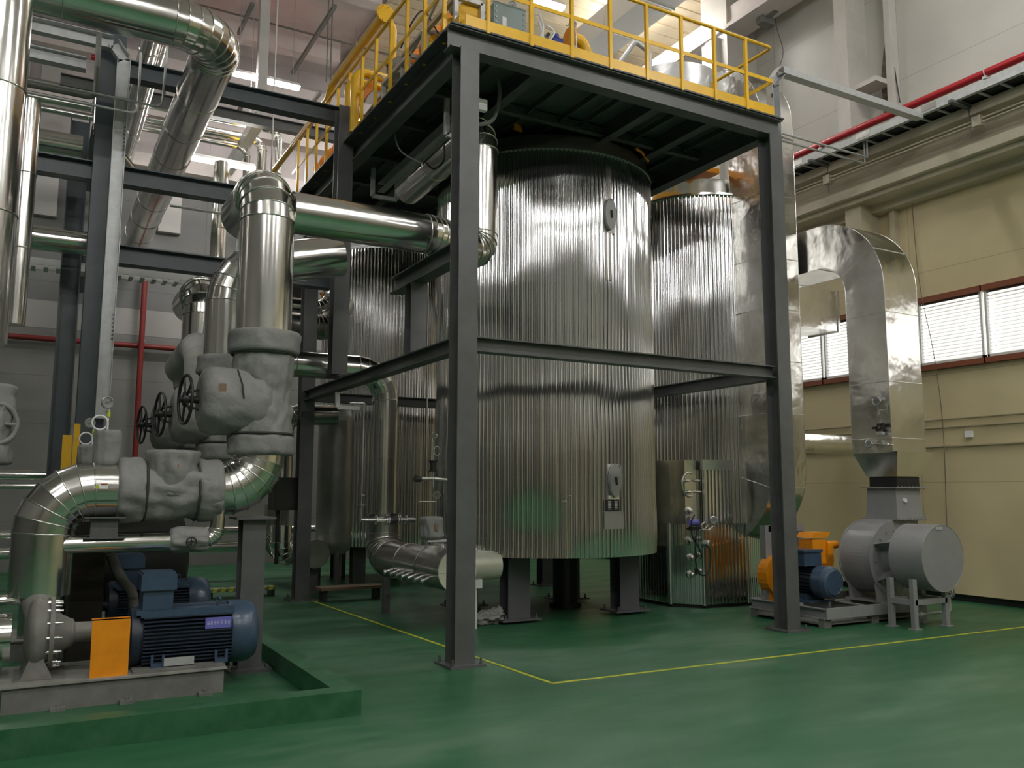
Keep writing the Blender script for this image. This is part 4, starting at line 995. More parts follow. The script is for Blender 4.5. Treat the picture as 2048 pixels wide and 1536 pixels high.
# orange guard
gx0, gx1 = at(181, 1300, Y=-.02).x, at(258, 1300, Y=-.02).x; gz0, gz1 = at(258, 1357, Y=-.02).z, at(181, 1240, Y=-.02).z
t = thing('coupling_guard', 'bright orange sheet coupling guard between pump and blue motor', 'guard', (gx0, -.02, gz0))
MB().sheet([(gx0+.005, -.02, gz0), (gx1, -.02, gz0), (gx1, -.02, gz1), (gx0, -.02, gz1)], (0, .008, 0)).sheet([(gx0, -.02, gz1-.008), (gx1, -.02, gz1-.008), (gx1, .05, gz1-.008), (gx0, .05, gz1-.008)], (0, 0, .008)).build('cover_sheet', orange, t)
def motor(PY, label, m1=blue, m2=blue_d):
    z = .405; x0, x1, x2 = -2.70, -1.97, -1.755; r = .235
    t = thing('electric_motor', label, 'motor', (x0, PY, .18))
    MB().cyl((x0+.02, PY, z), (x1, PY, z), r*.90, seg=40).cyl((x0-.03, PY, z), (x0+.03, PY, z), r*.98, seg=40).cyl((x0-.12, PY, z), (x0-.03, PY, z), .05, seg=20).build('body', m2, t)
    fb = MB(); n = 13
    for i in range(n):          # horizontal fins on both sides
        dz = -r*.72+i*(r*1.42/(n-1)); 
        for s_ in (-1, 1):
            yy = PY+s_*(sqrt(max(r*r-dz*dz, 0))*.62+.075); fb.bb(x0+.05, x1-.02, min(PY+s_*.1, yy+s_*.02), max(PY+s_*.1, yy+s_*.02), z+dz-.005, z+dz+.005)
    for i in range(6):
        for s_ in (-1, 1): fb.bb(x0+.05, x1-.02, PY+s_*(.03+.028*i)-.003, PY+s_*(.03+.028*i)+.003, z-r*.98+.01*i, z+r*.96-.012*i*i*.35)
    fb.build('cooling_fins', m2, t)
    MB().bb(x0+.03, x1-.01, PY-.195, PY+.195, z+r*.72, z+r*.80).bb(x0, x1, PY-.18, PY+.18, z+r*.80, z+r*.95).build('top_shroud', m1, t)
    MB().lathe((x1-.02, PY, z), (1, 0, 0), [(r*1.02, 0), (r*1.06, .015), (r*1.06, .13), (r*1.02, .17), (r*.9, .21), (r*.7, .225), (.01, .225)], 56, sharp=False).build('fan_cover', m1, t)
    b = MB().box((x0+.15, PY-.05, z+r+.20), (.26, .30, .12)).box((x0+.15, PY-.05, z+r+.07), (.22, .25, .16)).box((x0+.15, PY-.05, z+r+.268), (.235, .27, .02))
    b.build('terminal_box', m1, t)
    for xx in (x0+.13, x1-.12):
        e = MB().ring((xx, PY-.13, z+r+.035), (.7, .7, 0), .022, .007, 18, 6).cyl((xx, PY-.13, z+r-.03), (xx, PY-.13, z+r+.012), .014, seg=10); e.build('lifting_eye', m1, t)
    m = MB()
    for xx in (x0+.16, x1-.10):
        for s_ in (-1, 1): m.bb(xx-.05, xx+.05, PY+s_*.13, PY+s_*.25, .205, .235); m.bb(xx-.05, xx-.03, PY+s_*.13, PY+s_*.24, .205, .30); m.bb(xx+.03, xx+.05, PY+s_*.13, PY+s_*.24, .205, .30)
    m.build('foot', m1, t)
    return t
mo = motor(PY, 'large blue electric motor with horizontal fins and violet label by the orange guard')
p = at(437, 1245, Y=PY-.235)
lb = MB().box(p, (.20, .006, .085)).build('name_label', purple, mo)
m = MB()          # strokes of the white characters
for k in range(7):
    x = p.x-.078+.026*k
    for (dx, dz, w_, h_) in ((0, .012, .016, .003), (0, 0, .018, .003), (0, -.012, .014, .003), (-.005+.002*(k % 3), 0, .003, .026), (.006-.002*(k % 2), -.002, .003, .020)):
        m.box((x+dx, p.y-.004, p.z+dz), (w_, .002, h_))
m.build('label_text', mat('pale_label_text', (.6, .62, .85), .5), lb)
pl = MB().box(at(358, 1322, Y=PY-.26), (.22, .012, .06)).build('foot_plate', galv, mo)
# second pump set behind (dim)
skid(2.05, 'grey steel base frame of the second pump set, behind the nearest pump')
motor(2.45, 'second blue electric motor, dim behind the nearest pump set')
pump(2.45, 'second grey pump casing, dim behind the nearest pump')
m = hose([at(222, 1108, Y=1.3), at(232, 1135, Y=1.3), at(248, 1165, Y=1.3), at(265, 1190, Y=1.3), at(268, 1260, Y=1.3)], .045, 'suction_hose', dustg, None); tag(m, 'thick grey curved pipe in the shade behind the nearest pump', 'pipe')
# ================================================================== PIPE RACK
t = thing('pipe_rack', 'blue grey steel pipe rack at the left with long cross beams', 'rack', (-2.9, 3.6, 0))
cx_ = at(199, 520, Y=3.6).x
MB().hb((cx_, 3.6, 0), (cx_, 3.6, 8.0), .28, .28, .016, (0, 1, 0)).build('column', steel_b, t)
p = at(137, 600, Y=5.6); MB().hb((p.x, 5.6, 0), (p.x, 5.6, 6.6), .24, .24, .016, (1, 0, 0)).build('column', steel_b, t)
pz_ = at(690, 300, X=-.14); MB().hb((-.16, pz_.y, zm+.08), (-.16, pz_.y, 6.55), .2, .2, .014, (0, 1, 0)).build('column', steel, t)
for z, x0, x1 in ((5.23, -6.5, -.2), (4.28, cx_, -.2), (6.55, cx_, -.06)):
    MB().hb((x0, 3.6, z), (x1, 3.6, z), .18, .22, .014, (0, 0, 1)).build('beam', steel_b, t)
for z in (5.0, 6.8): MB().hb((cx_, 3.7, z), (cx_, 9, z), .14, .18, .014, (0, 0, 1)).build('beam', steel_b, t)
# cable tray on the rack column
t = thing('cable_tray', 'grey perforated cable tray down the front of the blue grey rack column', 'cable tray', (cx_, 3.35, 1.8))
a0, a1, a2 = at(245, 110, Y=3.25), at(188, 830, Y=3.25), at(50, 30, Y=3.25)
xx_ = at(226, 480, Y=3.25).x; zt_ = at(250, 90, Y=3.25).z; zb_ = at(185, 835, Y=3.25).z
MB().ch((xx_, 3.28, zb_), (xx_, 3.28, zt_-.15), .10, .14, .006, up=(1, 0, 0)).ch((xx_, 3.28, zt_-.15), (xx_-.12, 3.28, zt_), .10, .14, .006, up=(1, 0, .3)).build('vertical_channel', galv, t)
MB().ch((xx_-.12, 3.28, zt_), (-6, 3.28, zt_), .10, .16, .006, up=(0, 0, 1)).build('horizontal_channel', galv, t)
m = MB()
for z in (zt_-1.0, zt_-3.2):
    for k in range(7): m.box((xx_+.05, 3.226, z-.045*k), (.02, .004, .014))
m.build('slot', black, t)
# big pipe along the hall
bp = at(400, 180, Y=3.2); 
pipe_thing('overhead_pipe', 'huge shiny overhead pipe bending from the left and running to the far wall', [(-6.5, 1.75, bp.z), (bp.x, 1.75, bp.z), (bp.x, 11.8, bp.z)], .245, .5, 9, 1.1, seg=48)
for (px, py, Y, r, lab) in ((308, 60, 4.4, .12, 'left of two parallel overhead pipes beside the huge one'), (331, 60, 4.4, .09, 'right of two parallel overhead pipes beside the huge one'), (290, 180, 5.6, .07, 'thin overhead pipe under the pair beside the huge one')):
    p = at(px, py, Y=Y); pipe_thing('overhead_pipe', lab, [(p.x, Y-.6, p.z), (p.x, 11.8, p.z)], r, step=1.2)
# upper left pipes
p = at(30, 275, Y=4.3); q = at(165, 290, Y=4.3)
pipe_thing('crossing_pipe', 'short fat horizontal pipe at the upper left resting above the rack beam', [(p.x-1.2, 4.3, p.z), (q.x, 4.3, p.z)], .16, step=.8)
p = at(110, 480, Y=4.6); pipe_thing('crossing_pipe', 'dark horizontal pipe low between the rack columns at left', [(-6, 4.6, p.z), (at(160, 480, Y=4.6).x+.15, 4.6, p.z)], .15, step=.8)
p = at(210, 160, Y=4.2); q = at(197, 285, Y=4.2); r_ = at(262, 318, Y=4.2)
pipe_thing('branch_pipe', 'bent shiny pipe right behind the rack column at upper left', [(p.x, 5.2, p.z), (p.x, 4.2, p.z), (p.x, 4.2, q.z+.1), (r_.x, 4.6, r_.z)], .10, [.2, .18], 5, .6)
# vertical pipes at left edge
p = at(-2, 60, Y=1.0); pipe_thing('vertical_pipe', 'wide shiny vertical pipe cut by the left edge of the picture', [(p.x, 1.0, 2.75), (p.x, 1.0, 8.2)], .24, step=1.0)
p = at(40, 450, Y=2.4); pipe_thing('vertical_pipe', 'second vertical pipe just right of the wide one at the left edge', [(p.x, 2.4, at(30, 650, Y=2.4).z), (p.x, 2.4, at(45, 200, Y=2.4).z)], .11, step=.9)
p = at(438, 450, Y=7.5); pipe_thing('vertical_pipe', 'bright vertical pipe between the rack beams behind the tall riser', [(p.x, 7.5, 3.6), (p.x, 7.5, at(438, 325, Y=7.5).z)], .13, step=1.3)
p0 = at(0, 850, Y=1.0)
t = jthing('insulated_valve', 'grey cloth wrapped valve cut by the left edge of the picture', [('body_jacket', (p0.x-.12, 1.0, at(0, 930, Y=1).z), (p0.x-.12, 1.0, at(0, 770, Y=1).z), .22, dict(wr=.03, seed=77, rows=16))], 'valve')
handwheel(t, (p0.x-.02, .80, at(0, 850, Y=1).z), (.5, -1, 0), .16, .02, 5, cloth, .04)
# thin pipes upper left
def thin(pts, r, lab, m=galv, name='thin_pipe', rad=.08):
    P = [V(p) for p in pts]; return tag(MB().tube(arc_path(P, rad, 4) if len(P) > 2 else P, r, 10).build(name, m), lab, 'pipe')
Y = 2.9
a, b, c = at(30, 155, Y=Y), at(324, 215, Y=Y), at(331, 92, Y=Y); thin([(a.x-.5, Y, b.z), (b.x, Y, b.z), (c.x+.02, Y, c.z)], .014, 'thin pipe with the right hand upright, at upper left under the huge pipe')
a, b, c = at(30, 178, Y=Y), at(275, 228, Y=Y), at(278, 105, Y=Y); thin([(a.x-.5, Y, b.z), (b.x, Y, b.z), (c.x+.02, Y, c.z)], .014, 'lowest thin pipe with the middle upright, at upper left')
a, b, c = at(30, 165, Y=Y), at(192, 192, Y=Y), at(203, 65, Y=Y); thin([(a.x-.5, Y+.06, b.z), (b.x, Y+.06, b.z), (c.x-.02, Y+.06, c.z)], .030, 'thicker pipe with an upright ending in a cap, at upper left', dustg)
a, b = at(40, 115, Y=4.4), at(172, 130, Y=4.4); tag(MB().hb((a.x-1, 4.4, b.z), (b.x, 4.4, b.z), .14, .16).build('cross_beam', galv), 'pale short cross beam above the fat pipe at upper left', 'beam')
a, b, c = at(340, 408, Y=4.2), at(476, 432, Y=4.2), at(474, 505, Y=4.2); thin([(a.x, 4.2, b.z), (b.x, 4.2, b.z), (b.x, 4.2, c.z-.3)], .016, 'thin pale pipe under the rack beam, turning down beside the tall riser', white_m)
# far tray
a, b = at(170, 545, Y=6.5), at(350, 560, Y=6.5)
t = thing('cable_tray', 'white slotted cable tray under the lower rack beam at left', 'cable tray', tuple(a))
MB().bb(-6, b.x+.3, 6.5, 6.52, b.z, b.z+.10).bb(-6, b.x+.3, 6.8, 6.82, b.z, b.z+.10).build('side_rail', white_m, t)
m = MB(); x = -5.9
while x < b.x+.3: m.bb(x, x+.06, 6.5, 6.82, b.z-.03, b.z); x += .16
m.build('rungs', white_m, t)
# red pipes on back wall
Yw = 11.85
t = thing('red_sprinkler_pipe', 'dark red pipes crossing on the grey back wall at left', 'pipe', (-4, Yw, 3))
zr = at(280, 692, Y=Yw).z; xr = at(281, 700, Y=Yw).x
MB().cyl((XL+.1, Yw, zr), (.8, Yw, zr), .055, seg=14).build('horizontal_pipe', redd, t)
MB().cyl((xr, Yw-.10, .6), (xr, Yw-.10, at(290, 545, Y=Yw).z), .055, seg=14).build('vertical_pipe', redd, t)
MB().ring((xr, Yw-.05, zr+.1), (0, 0, 1), .06, .02, 16, 6).build('clamp', galv, t)
p = at(580, 188, Y=8.8); q = at(700, 215, Y=8.8); tag(MB().cyl((-3, 9.1, p.z), (3.6, 9.1, p.z), .05, seg=12).build('red_sprinkler_pipe', redp), 'thin red pipe behind the tube light at the upper middle', 'pipe')
p = at(440, 205, Y=8.0); tag(MB().hb((p.x-2.5, 8.0, p.z-.2), (1.6, 8.0, p.z-.2), .16, .2).build('steel_beam', steel), 'dark steel beam passing under the upper tube light', 'beam')
# ceiling rods & white beam frame
a, b = at(545, 180, Y=8.2), at(440, 290, Y=8.2)
t = thing('hanging_beam', 'white L shaped hanging beam under the upper tube light', 'beam', tuple(at(520, 210, Y=8.6)))
p = at(522, 195, Y=8.6); q = at(515, 235, Y=8.6); MB().bar((p.x, 8.6, ZC), (p.x, 8.6, q.z), .18, .18, up=(0, 1, 0)).build('drop_leg', white_m, t)
MB().bar((p.x, 8.55, q.z), (p.x, 11.9, q.z), .2, .2).build('arm', white_m, t)
for i, (px, py, qx, qy) in enumerate(((670, 12, 612, 95), (505, 8, 495, 30), (640, 185, 608, 196), (487, 205, 467, 238))):
    a = at(px, py, Z=10.6 if i < 2 else 9.6); b = V((a.x, a.y+3.0 if i == 0 else a.y+1.2, a.z)); tag(MB().bar(a, b, .07, .07).build('ceiling_strut', dustg), ['long dusty strut under the pale roof slab at upper middle', 'short strut at the top edge left of the long dusty one', 'small strut beside the thin red pipe', 'small strut hanging under the steel beam at upper left'][i], 'strut')
for i, (px) in enumerate((657, 665)):
    a = at(px, 20, Y=7.5); b = at(px, 165, Y=7.5); tag(MB().tube([(a.x, 7.5, b.z), (a.x, 7.5, ZC)], .012, 6).build('hanger_wire', dustg), ['left', 'right'][i]+' of the paired thin wires hanging above the yellow pipe', 'wire')
a, b = at(545, 150, Y=5.), at(543, 322, Y=5.); tag(MB().tube([(b.x, 5., b.z-.3), (b.x, 5., ZC)], .011, 6).build('hanger_wire', white_m), 'thin pale wire hanging straight down behind the tall riser top', 'wire')
p, q = at(400, 10, Z=11.2), at(830, 110, Z=11.2); tag(MB().tube([(-4, p.y, 11.2), (6, p.y, 11.2)], .02, 8).build('conduit', dustg), 'thin conduit along the pale slab roof at upper middle', 'conduit')
# group of shiny overhead pipes at 400-530, 230-300
for (px, py, r, lab, dx_, dy_) in ((470, 245, .07, 'upper', .30, 0), (470, 272, .09, 'middle', .0, .1), (470, 290, .07, 'lower', -.28, .2)):
    p = at(px, py, Y=9.8+dy_); e_ = at(528, 272, Y=9.8); pipe_thing('overhead_pipe', lab+' of three shiny pipes bending near the ceiling under the upper tube light', [(p.x-4, 9.8+dy_, p.z), (e_.x+dx_, 9.8+dy_, p.z), (e_.x+dx_, 9.8+dy_, p.z-.9)], r, .2, 4, 1.2)
# ================================================================== INSIDE / BEHIND THE FRAME
T3 = (2.0, 7.6)
t = thing('corrugated_tank', 'dim corrugated tank farther back between the left platform column and main tank', 'tank', (T3[0], T3[1], 0))
MB().corr(T3, 1.05, .62, 5.75, 112, .012, 20, .010, seed=9).build('corrugated_shell', corr, t)
MB().lathe((T3[0], T3[1], 0), (0, 0, 1), [(1.06, 5.75), (1.0, 5.80), (.5, 6.0), (.01, 6.0)], 48).build('top_cover', steel_d, t)
for k in range(4): a = pi/4+k*pi/2; MB().hb((T3[0]+.75*cos(a), T3[1]+.75*sin(a), 0), (T3[0]+.75*cos(a), T3[1]+.75*sin(a), .7), .22, .2, .014, (0, 1, 0)).build('leg', steel, t)
p = at(668, 930, Y=6.4)
t = thing('pressure_vessel', 'dim smooth grey cylindrical vessel left of the vertical pipe behind the frame', 'vessel', (p.x, 6.4, .0))
zv = at(668, 812, Y=6.4).z
MB().lathe((p.x+.02, 6.4, 0), (0, 0, 1), [(.18, .55), (.26, .62), (.28, .75), (.28, zv-.25), (.25, zv-.1), (.15, zv), (.01, zv+.02)], 48, sharp=False).build('shell', mat('dull_vessel_skin', (.30, .30, .28), .4, .7, var=.1), t)
for k in range(3): a = .6+k*2.1; MB().cyl((p.x+.2*cos(a), 6.4+.2*sin(a), 0), (p.x+.2*cos(a), 6.4+.2*sin(a), .7), .04, seg=10).build('leg', steel, t)
# big header at the floor and its pipe
hx = .735; hzc = .665; hr = .232
yb_ = 3.95; zt2 = at(765, 738, Y=4.0).z; vxp = at(765, 900, Y=4.0).x
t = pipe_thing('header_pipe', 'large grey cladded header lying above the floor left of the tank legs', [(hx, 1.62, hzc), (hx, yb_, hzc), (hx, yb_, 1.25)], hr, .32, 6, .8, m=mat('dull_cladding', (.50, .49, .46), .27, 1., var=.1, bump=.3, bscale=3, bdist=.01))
MB().cyl((hx, 1.60, hzc), (hx, 1.622, hzc), hr*1.01, seg=48).bar((hx-hr, 1.597, hzc-.01), (hx+hr, 1.597, hzc-.01), .004, .006).build('end_cap', cream_m, t)
nz_ = MB()
for k in range(7): y = 1.9+.19*k; a = radians(200); q = V((hx+cos(a)*hr, y, hzc+sin(a)*hr)); nz_.cyl(q-V((-.02, 0, 0)), q+V((-.07, 0, -.03)), .022, seg=10); nz_.cyl(q+V((-.07, 0, -.03)), q+V((-.10, 0, -.04)), .03, seg=10)
nz_.build('drain_nozzle', steelm, t)
MB().bar((hx+.2, 1.75, 0), (hx+.2, 1.75, .45), .05, .05).bar((hx-.15, 3.4, 0), (hx-.15, 3.4, .45), .08, .08).build('leg', steel, t)
t = pipe_thing('branch_pipe', 'short cream clad branch stub between the near platform column and tank leg', [(hx+.15, 1.85, hzc+.03), (hx+.62, 1.85, hzc+.03)], .165, m=cream_m, step=2, band=False)
MB().bar((hx+.30, 1.78, 0), (hx+.30, 1.78, .54), .05, .05, up=(0, 1, 0)).box((hx+.32, 1.78, .50), (.12, .08, .1)).build('leg', white_m, t)
pipe_thing('vertical_pipe', 'shiny pipe coming from behind the grey valves and dropping to the floor header', [(hx, 3.98, 1.2), (hx+.005, 3.98, zt2-.02), (-1.4, 3.98, zt2-.02)], .175, .42, 6, 1.0)
# wrinkled patch on the horizontal run
# second header farther left
q = at(632, 1108, Y=5.6)
t = pipe_thing('header_pipe', 'small dim header with round end behind the left platform column', [(q.x, 5.6, q.z), (q.x, 8.0, q.z), (q.x, 8.0, q.z+.7)], .21, .3, 5, .8, m=MATS['dull_cladding'])
MB().bar((q.x, 5.9, 0), (q.x, 5.9, q.z-.1), .2, .2, up=(0, 1, 0)).build('leg', steel, t)
q = at(563, 1050, Y=5.6); pipe_thing('branch_pipe', 'short shiny elbow below the black box behind the left column', [(q.x, 5.6, 1.05), (q.x, 5.6, .62), (q.x+.6, 6.2, .60)], .15, .2, 5, .6)
p0, p1 = at(548, 955, Y=5.4), at(599, 1020, Y=5.4)
t = thing('control_box', 'black control box left of the left platform column', 'box', (p0.x, 5.4, p1.z)); MB().bb(p0.x, p1.x, 5.35, 5.7, p1.z, p0.z).build('case', mat('olive_black', (.02, .022, .015), .5), t); MB().bb(p0.x+.02, p1.x-.02, 5.34, 5.35, p1.z+.02, p0.z-.02).build('door', mat('olive_black'  , (.02, .022, .015)), t)
MB().cyl((p0.x+.1, 5.5, p1.z), (p0.x+.1, 5.5, .5), .03, seg=8).build('stem', black, t)
q = at(590, 920, Y=5.6); pipe_thing('vertical_pipe', 'dull vertical pipe between the nearest valve and the left platform column', [(q.x-.12, 5.9, at(560, 955, Y=5.9).z), (q.x-.12, 5.9, at(560, 830, Y=5.9).z), (q.x+.7, 5.9, at(560, 825, Y=5.9).z)], .16, .22, 5, .8)
# pipe with elbow at 668,500-640
a, b, c = at(668, 490, Y=6.3), at(668, 622, Y=6.3), at(560, 625, Y=6.3)
pipe_thing('branch_pipe', 'shiny pipe dropping and turning left behind the left platform column, upper part', [(a.x, 6.3, a.z+.3), (a.x, 6.3, b.z), (c.x, 6.3, b.z+.02)], .135, .30, 6, .5)
p = at(640, 655, Y=6.1); pipe_thing('branch_pipe', 'dark fat pipe bend just below the shiny one behind the left column', [(p.x-1.2, 6.1, p.z), (p.x+.1, 6.1, p.z), (p.x+.5, 6.5, p.z+.5)], .2, .3, 5, .6, m=MATS['dull_cladding'])
# round grey blower behind
p = at(605, 540, Y=7.2)
t = thing('blower', 'grey round blower with orange edges on a dark bracket, high behind the left column', 'blower', tuple(p))
MB().lathe(p, (.5, -1, 0), [(.01, -.2), (.32, -.2), (.34, -.1), (.34, .1), (.28, .16), (.10, .2), (.01, .2)], 32, sharp=False).build('casing', fan_g, t)
MB().box(p+V((.35, .1, .25)), (.5, .3, .3), .3).build('motor_box', fan_g, t)
MB().bar(at(575, 545, Y=7.1), at(625, 640, Y=7.1), .3, .30).build('bracket', black, t)
MB().bar(at(642, 585, Y=7.05), at(665, 625, Y=7.05), .05, .05).box(at(592, 606, Y=6.9), (.12, .05, .12), 0).build('orange_edge', orange, t)
# valve train between frame and main tank
vt = thing('valve_train', 'row of small flanged valves on a thin pipe in front of the vertical pipe', 'valve', tuple(at(775, 1038, Y=3.3)))
Yv = 3.3; a, b = at(722, 1040, Y=Yv), at(830, 1040, Y=Yv)
m = MB().tube([a, b], .028, 12).tube([at(722, 1040, Y=Yv), at(724, 965, Y=Yv), at(728, 812, Y=Yv)], .016, 8).tube(arc_path([at(728, 812, Y=Yv), at(731, 806, Y=Yv), at(700, 806, Y=Yv)], .02, 3), .016, 8)
m.build('pipe', steelm, vt)
m = MB()
for px in (752, 772, 776, 795, 799, 812): m.cyl(at(px-1, 1040, Y=Yv), at(px+1.5, 1040, Y=Yv), .06, seg=18)
for px, py in ((724, 990), (724, 1010)): p = at(px, py, Y=Yv); m.cyl(p-V((0, 0, .01)), p+V((0, 0, .01)), .06, seg=18)
m.build('flange', steelm, vt)
m = MB()
for px in (784, ): p = at(px, 1040, Y=Yv); m.cyl(p-V((.06, 0, 0)), p+V((.06, 0, 0)), .05, seg=16).cyl(p, p+V((0, 0, .09)), .02, seg=8)
m.build('valve_body', black, vt)
gt = thing('gauge_riser', 'slim riser with valve and gauge standing left of the near platform column', 'gauge', tuple(at(870, 980, Y=1.7)))
Yg = 1.7
MB().tube([at(866, 975, Y=Yg), at(867, 880, Y=Yg)], .011, 8).tube([at(838, 957, Y=Yg), at(868, 957, Y=Yg)], .016, 8).tube([at(868, 957, Y=Yg), at(895, 960, Y=Yg)], .02, 8).ring(at(874, 902, Y=Yg), (0, 1, 0), .035, .005, 20, 6, sq=1.5).build('pipe', steelm, gt)
gauge(gt, at(869, 872, Y=Yg), (-.6, -1, 0), .034)
m = MB().cyl(at(866, 942, Y=Yg), at(866, 922, Y=Yg), .035, seg=14).cyl(at(866, 943, Y=Yg), at(866, 940, Y=Yg), .05, seg=14).cyl(at(866, 924, Y=Yg), at(866, 921, Y=Yg), .05, seg=14).cyl(at(830, 957, Y=Yg), at(842, 959, Y=Yg), .04, .03, seg=12); m.build('valve_body', black, gt)
jb_ = jthing('jacketed_meter', 'grey cloth covered meter box left of the near platform column', [('jacket', at(862, 1077, Y=2.0), at(862, 1033, Y=2.0), .13, dict(wr=.02, seed=91, rows=10))], 'meter')
MB().box(at(873, 1055, Y=1.86), (.04, .006, .07)).build('tag', brown_l, jb_)
g2 = thing('pressure_gauge', 'small gauge standing on the cloth covered meter box', 'gauge', tuple(at(870, 1030, Y=2.0)))
gauge(g2, at(873, 990, Y=2.0), (-.5, -1, 0), .045); MB().tube([at(871, 1032, Y=2.02), at(872, 996, Y=2.02)], .009, 8).tube([at(838, 1003, Y=2.02), at(871, 1003, Y=2.02)], .006, 6).build('stem', steelm, g2)
tag(MB().box(at(872, 1081, Y=2.0), (.3, .22, .02)).tube([at(853, 1083, Y=2.0), at(853, 1097, Y=2.0)], .015, 8).build('meter_shelf', galv), 'small pale shelf under the cloth covered meter', 'shelf')
tag(MB().tube([at(853, 960, Y=1.75), at(857, 480, Y=1.75)], .009, 8).build('impulse_tube', steelm), 'thin vertical tube left of the near platform column', 'pipe')
tag(MB().bar(at(675, 785, X=-.08), at(675, 815, X=-.08), .05, .05).bar(at(675, 815, X=-.08), at(675, 815, X=-.08)+V((.3, -.0, 0)), .05, .05).build('angle_bracket', white_m), 'white L shaped bracket below the left crossbeam', 'bracket')
# barrier
a, b = at(420, 1168, Y=5.9), at(552, 1172, Y=5.9)
t = thing('safety_step', 'low step with yellow and black striped edge behind the blue motor', 'step', (a.x, 5.9, 0))
zz = b.z
MB().bb(a.x-.2, b.x, 5.9, 6.2, zz-.05, zz-.01).build('tread', dustg, t)
for k in range(10):
    x = a.x-.2+k*(b.x-a.x+.2)/10; w_ = (b.x-a.x+.2)/10; MB().sheet([(x, 5.895, zz-.05), (x+w_*.5, 5.895, zz-.05), (x+w_*.8, 5.895, zz), (x+w_*.3, 5.895, zz)], (0, .01, 0)).sheet([(x+w_*.3, 5.895, zz-.01), (x+w_*.8, 5.895, zz-.01), (x+w_*.8, 6.0, zz), (x+w_*.3, 6.0, zz)], (0, 0, .002)).build('yellow_stripe', haz_y, t)
for x in (a.x, b.x-.06): MB().bb(x, x+.05, 5.92, 6.18, 0, zz-.05).build('leg', black, t)
t = thing('low_trestle', 'low brown board on dark feet in the shade beside the floor header', 'trestle', (at(700, 1170, Z=.15).x, 5, 0)); p = at(700, 1165, Y=4.9)
MB().bb(p.x-.45, p.x+.5, 4.8, 5.1, .16, .20).build('board', wood, t)
for x in (p.x-.4, p.x+.38): MB().bb(x, x+.06, 4.85, 5.05, 0, .16).build('foot', black, t)
# rag by the tank leg
m = MB(); c0 = at(972, 1236, Z=.07); jacket(m, c0+V((-.16, 0, -.02)), c0+V((.20, -.02, .03)), .075, wr=.05, seed=5, rows=14, seg=36, round_=.03, freq=6)
m.v = [(x, y, max(z, .004)) for x, y, z in m.v]
tag(m.build('crumpled_rag', cloth), 'crumpled grey rag on the green floor beside the left tank leg', 'rag')
tag(MB().box(at(1239, 1155, Y=2.2), (.16, .10, .10)).build('violet_box', purple), 'small violet box hanging under the main tank', 'box')
c1 = at(1130, 1100, Y=2.9); t = thing('tank_outlet', 'black outlet pipe and flange under the middle of the main tank', 'pipe', (c1.x, 2.9, 0))
MB().cyl((c1.x, 2.9, .06), (c1.x, 2.9, .80), .17, seg=28).cyl((c1.x, 2.9, .0), (c1.x, 2.9, .06), .22, seg=28).build('outlet', black, t)
# background silver pipes and yellow post
for (py, r, lab) in ((950, .07, 'upper'), (972, .045, 'lower')):
    p = at(50, py, Y=6.6); pipe_thing('background_pipe', lab+' shiny horizontal pipe at the left behind the discharge elbow', [(-6, 6.6, p.z), (at(100, py, Y=6.6).x+.2, 6.6, p.z)], r, step=3, band=False)
p = at(480, 1068, Y=8.5)
for (py, r, lab) in ((1060, .07, 'upper'), (1092, .10, 'lower')):
    p = at(500, py, Y=8.5); pipe_thing('background_pipe', lab+' horizontal pipe far back under the black box', [(-4.5, 8.5, p.z), (3.0, 8.5, p.z)], r, step=3, band=False)
p = at(150, 920, Y=3.0); q = at(157, 848, Y=3.0); t = thing('yellow_guard_post', 'yellow angle guard behind the discharge elbow at left', 'guard', (p.x, 3.0, 1)); MB().sheet([(p.x-.13, 3.0, 1.0), (p.x-.04, 3.0, 1.0), (p.x-.04, 3.0, q.z-.12), (p.x-.13, 3.0, q.z-.12)], (0, .02, 0)).sheet([(p.x-.03, 2.96, 1.0), (p.x+.03, 2.96, 1.0), (p.x+.03, 2.96, q.z), (p.x-.03, 2.96, q.z)], (0, .03, 0)).build('angle', yellow, t)

# black cylinder and block added to darken the space behind the nearest pump
t = thing('shade_cylinder', 'black horizontal vessel in the shade under the strainer, behind the pump', 'vessel', (-2.7, 3.2, 0))
MB().lathe((-3.45, 3.35, .80), (1, 0, 0), [(.3, 0), (.45, .05), (.48, .12), (.48, 1.45), (.45, 1.52), (.3, 1.57)], 36).build('shell', mat('matt_black_cylinder', (.02, .02, .018), .7), t)
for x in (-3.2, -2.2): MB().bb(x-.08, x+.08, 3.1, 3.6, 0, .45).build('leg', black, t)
tag(MB().bb(-3.12, -2.86, 1.25, 1.75, .0, 1.28).build('shade_block', mat('matt_brown_black', (.022, .018, .013), .7)), 'tall dark cabinet between the pump and its discharge pipe, in the shade', 'cabinet')  # added block that darkens the space behind the pump
ZTR = 5.62
tag(MB().ch((.47, .9, ZTR+.1), (.52, 3.75, ZTR+.1), .10, .12, .006, up=(0, 0, 1)).build('cable_channel', galv), 'long pale cable channel hung under the left part of the deck', 'cable tray')

dull = MATS['dull_cladding']
for Y_, w_ in ((2.25, 'second'), (3.9, 'farthest')):
    pipe_thing('discharge_pipe', 'dull cladded line running low behind the nearest one to the %s grey valve' % w_, [(-3.3, Y_, .1), (-3.3, Y_, rz), (RX, Y_, rz), (RX, Y_, 1.93)], .20, .33, 6, .8, m=dull)
tubelight(at(1262, 38, Z=11.0), pi/2, 'long tube light beside the bright roof duct above the right railing', 1.6, 0, 'twin tube fluorescent fittings')
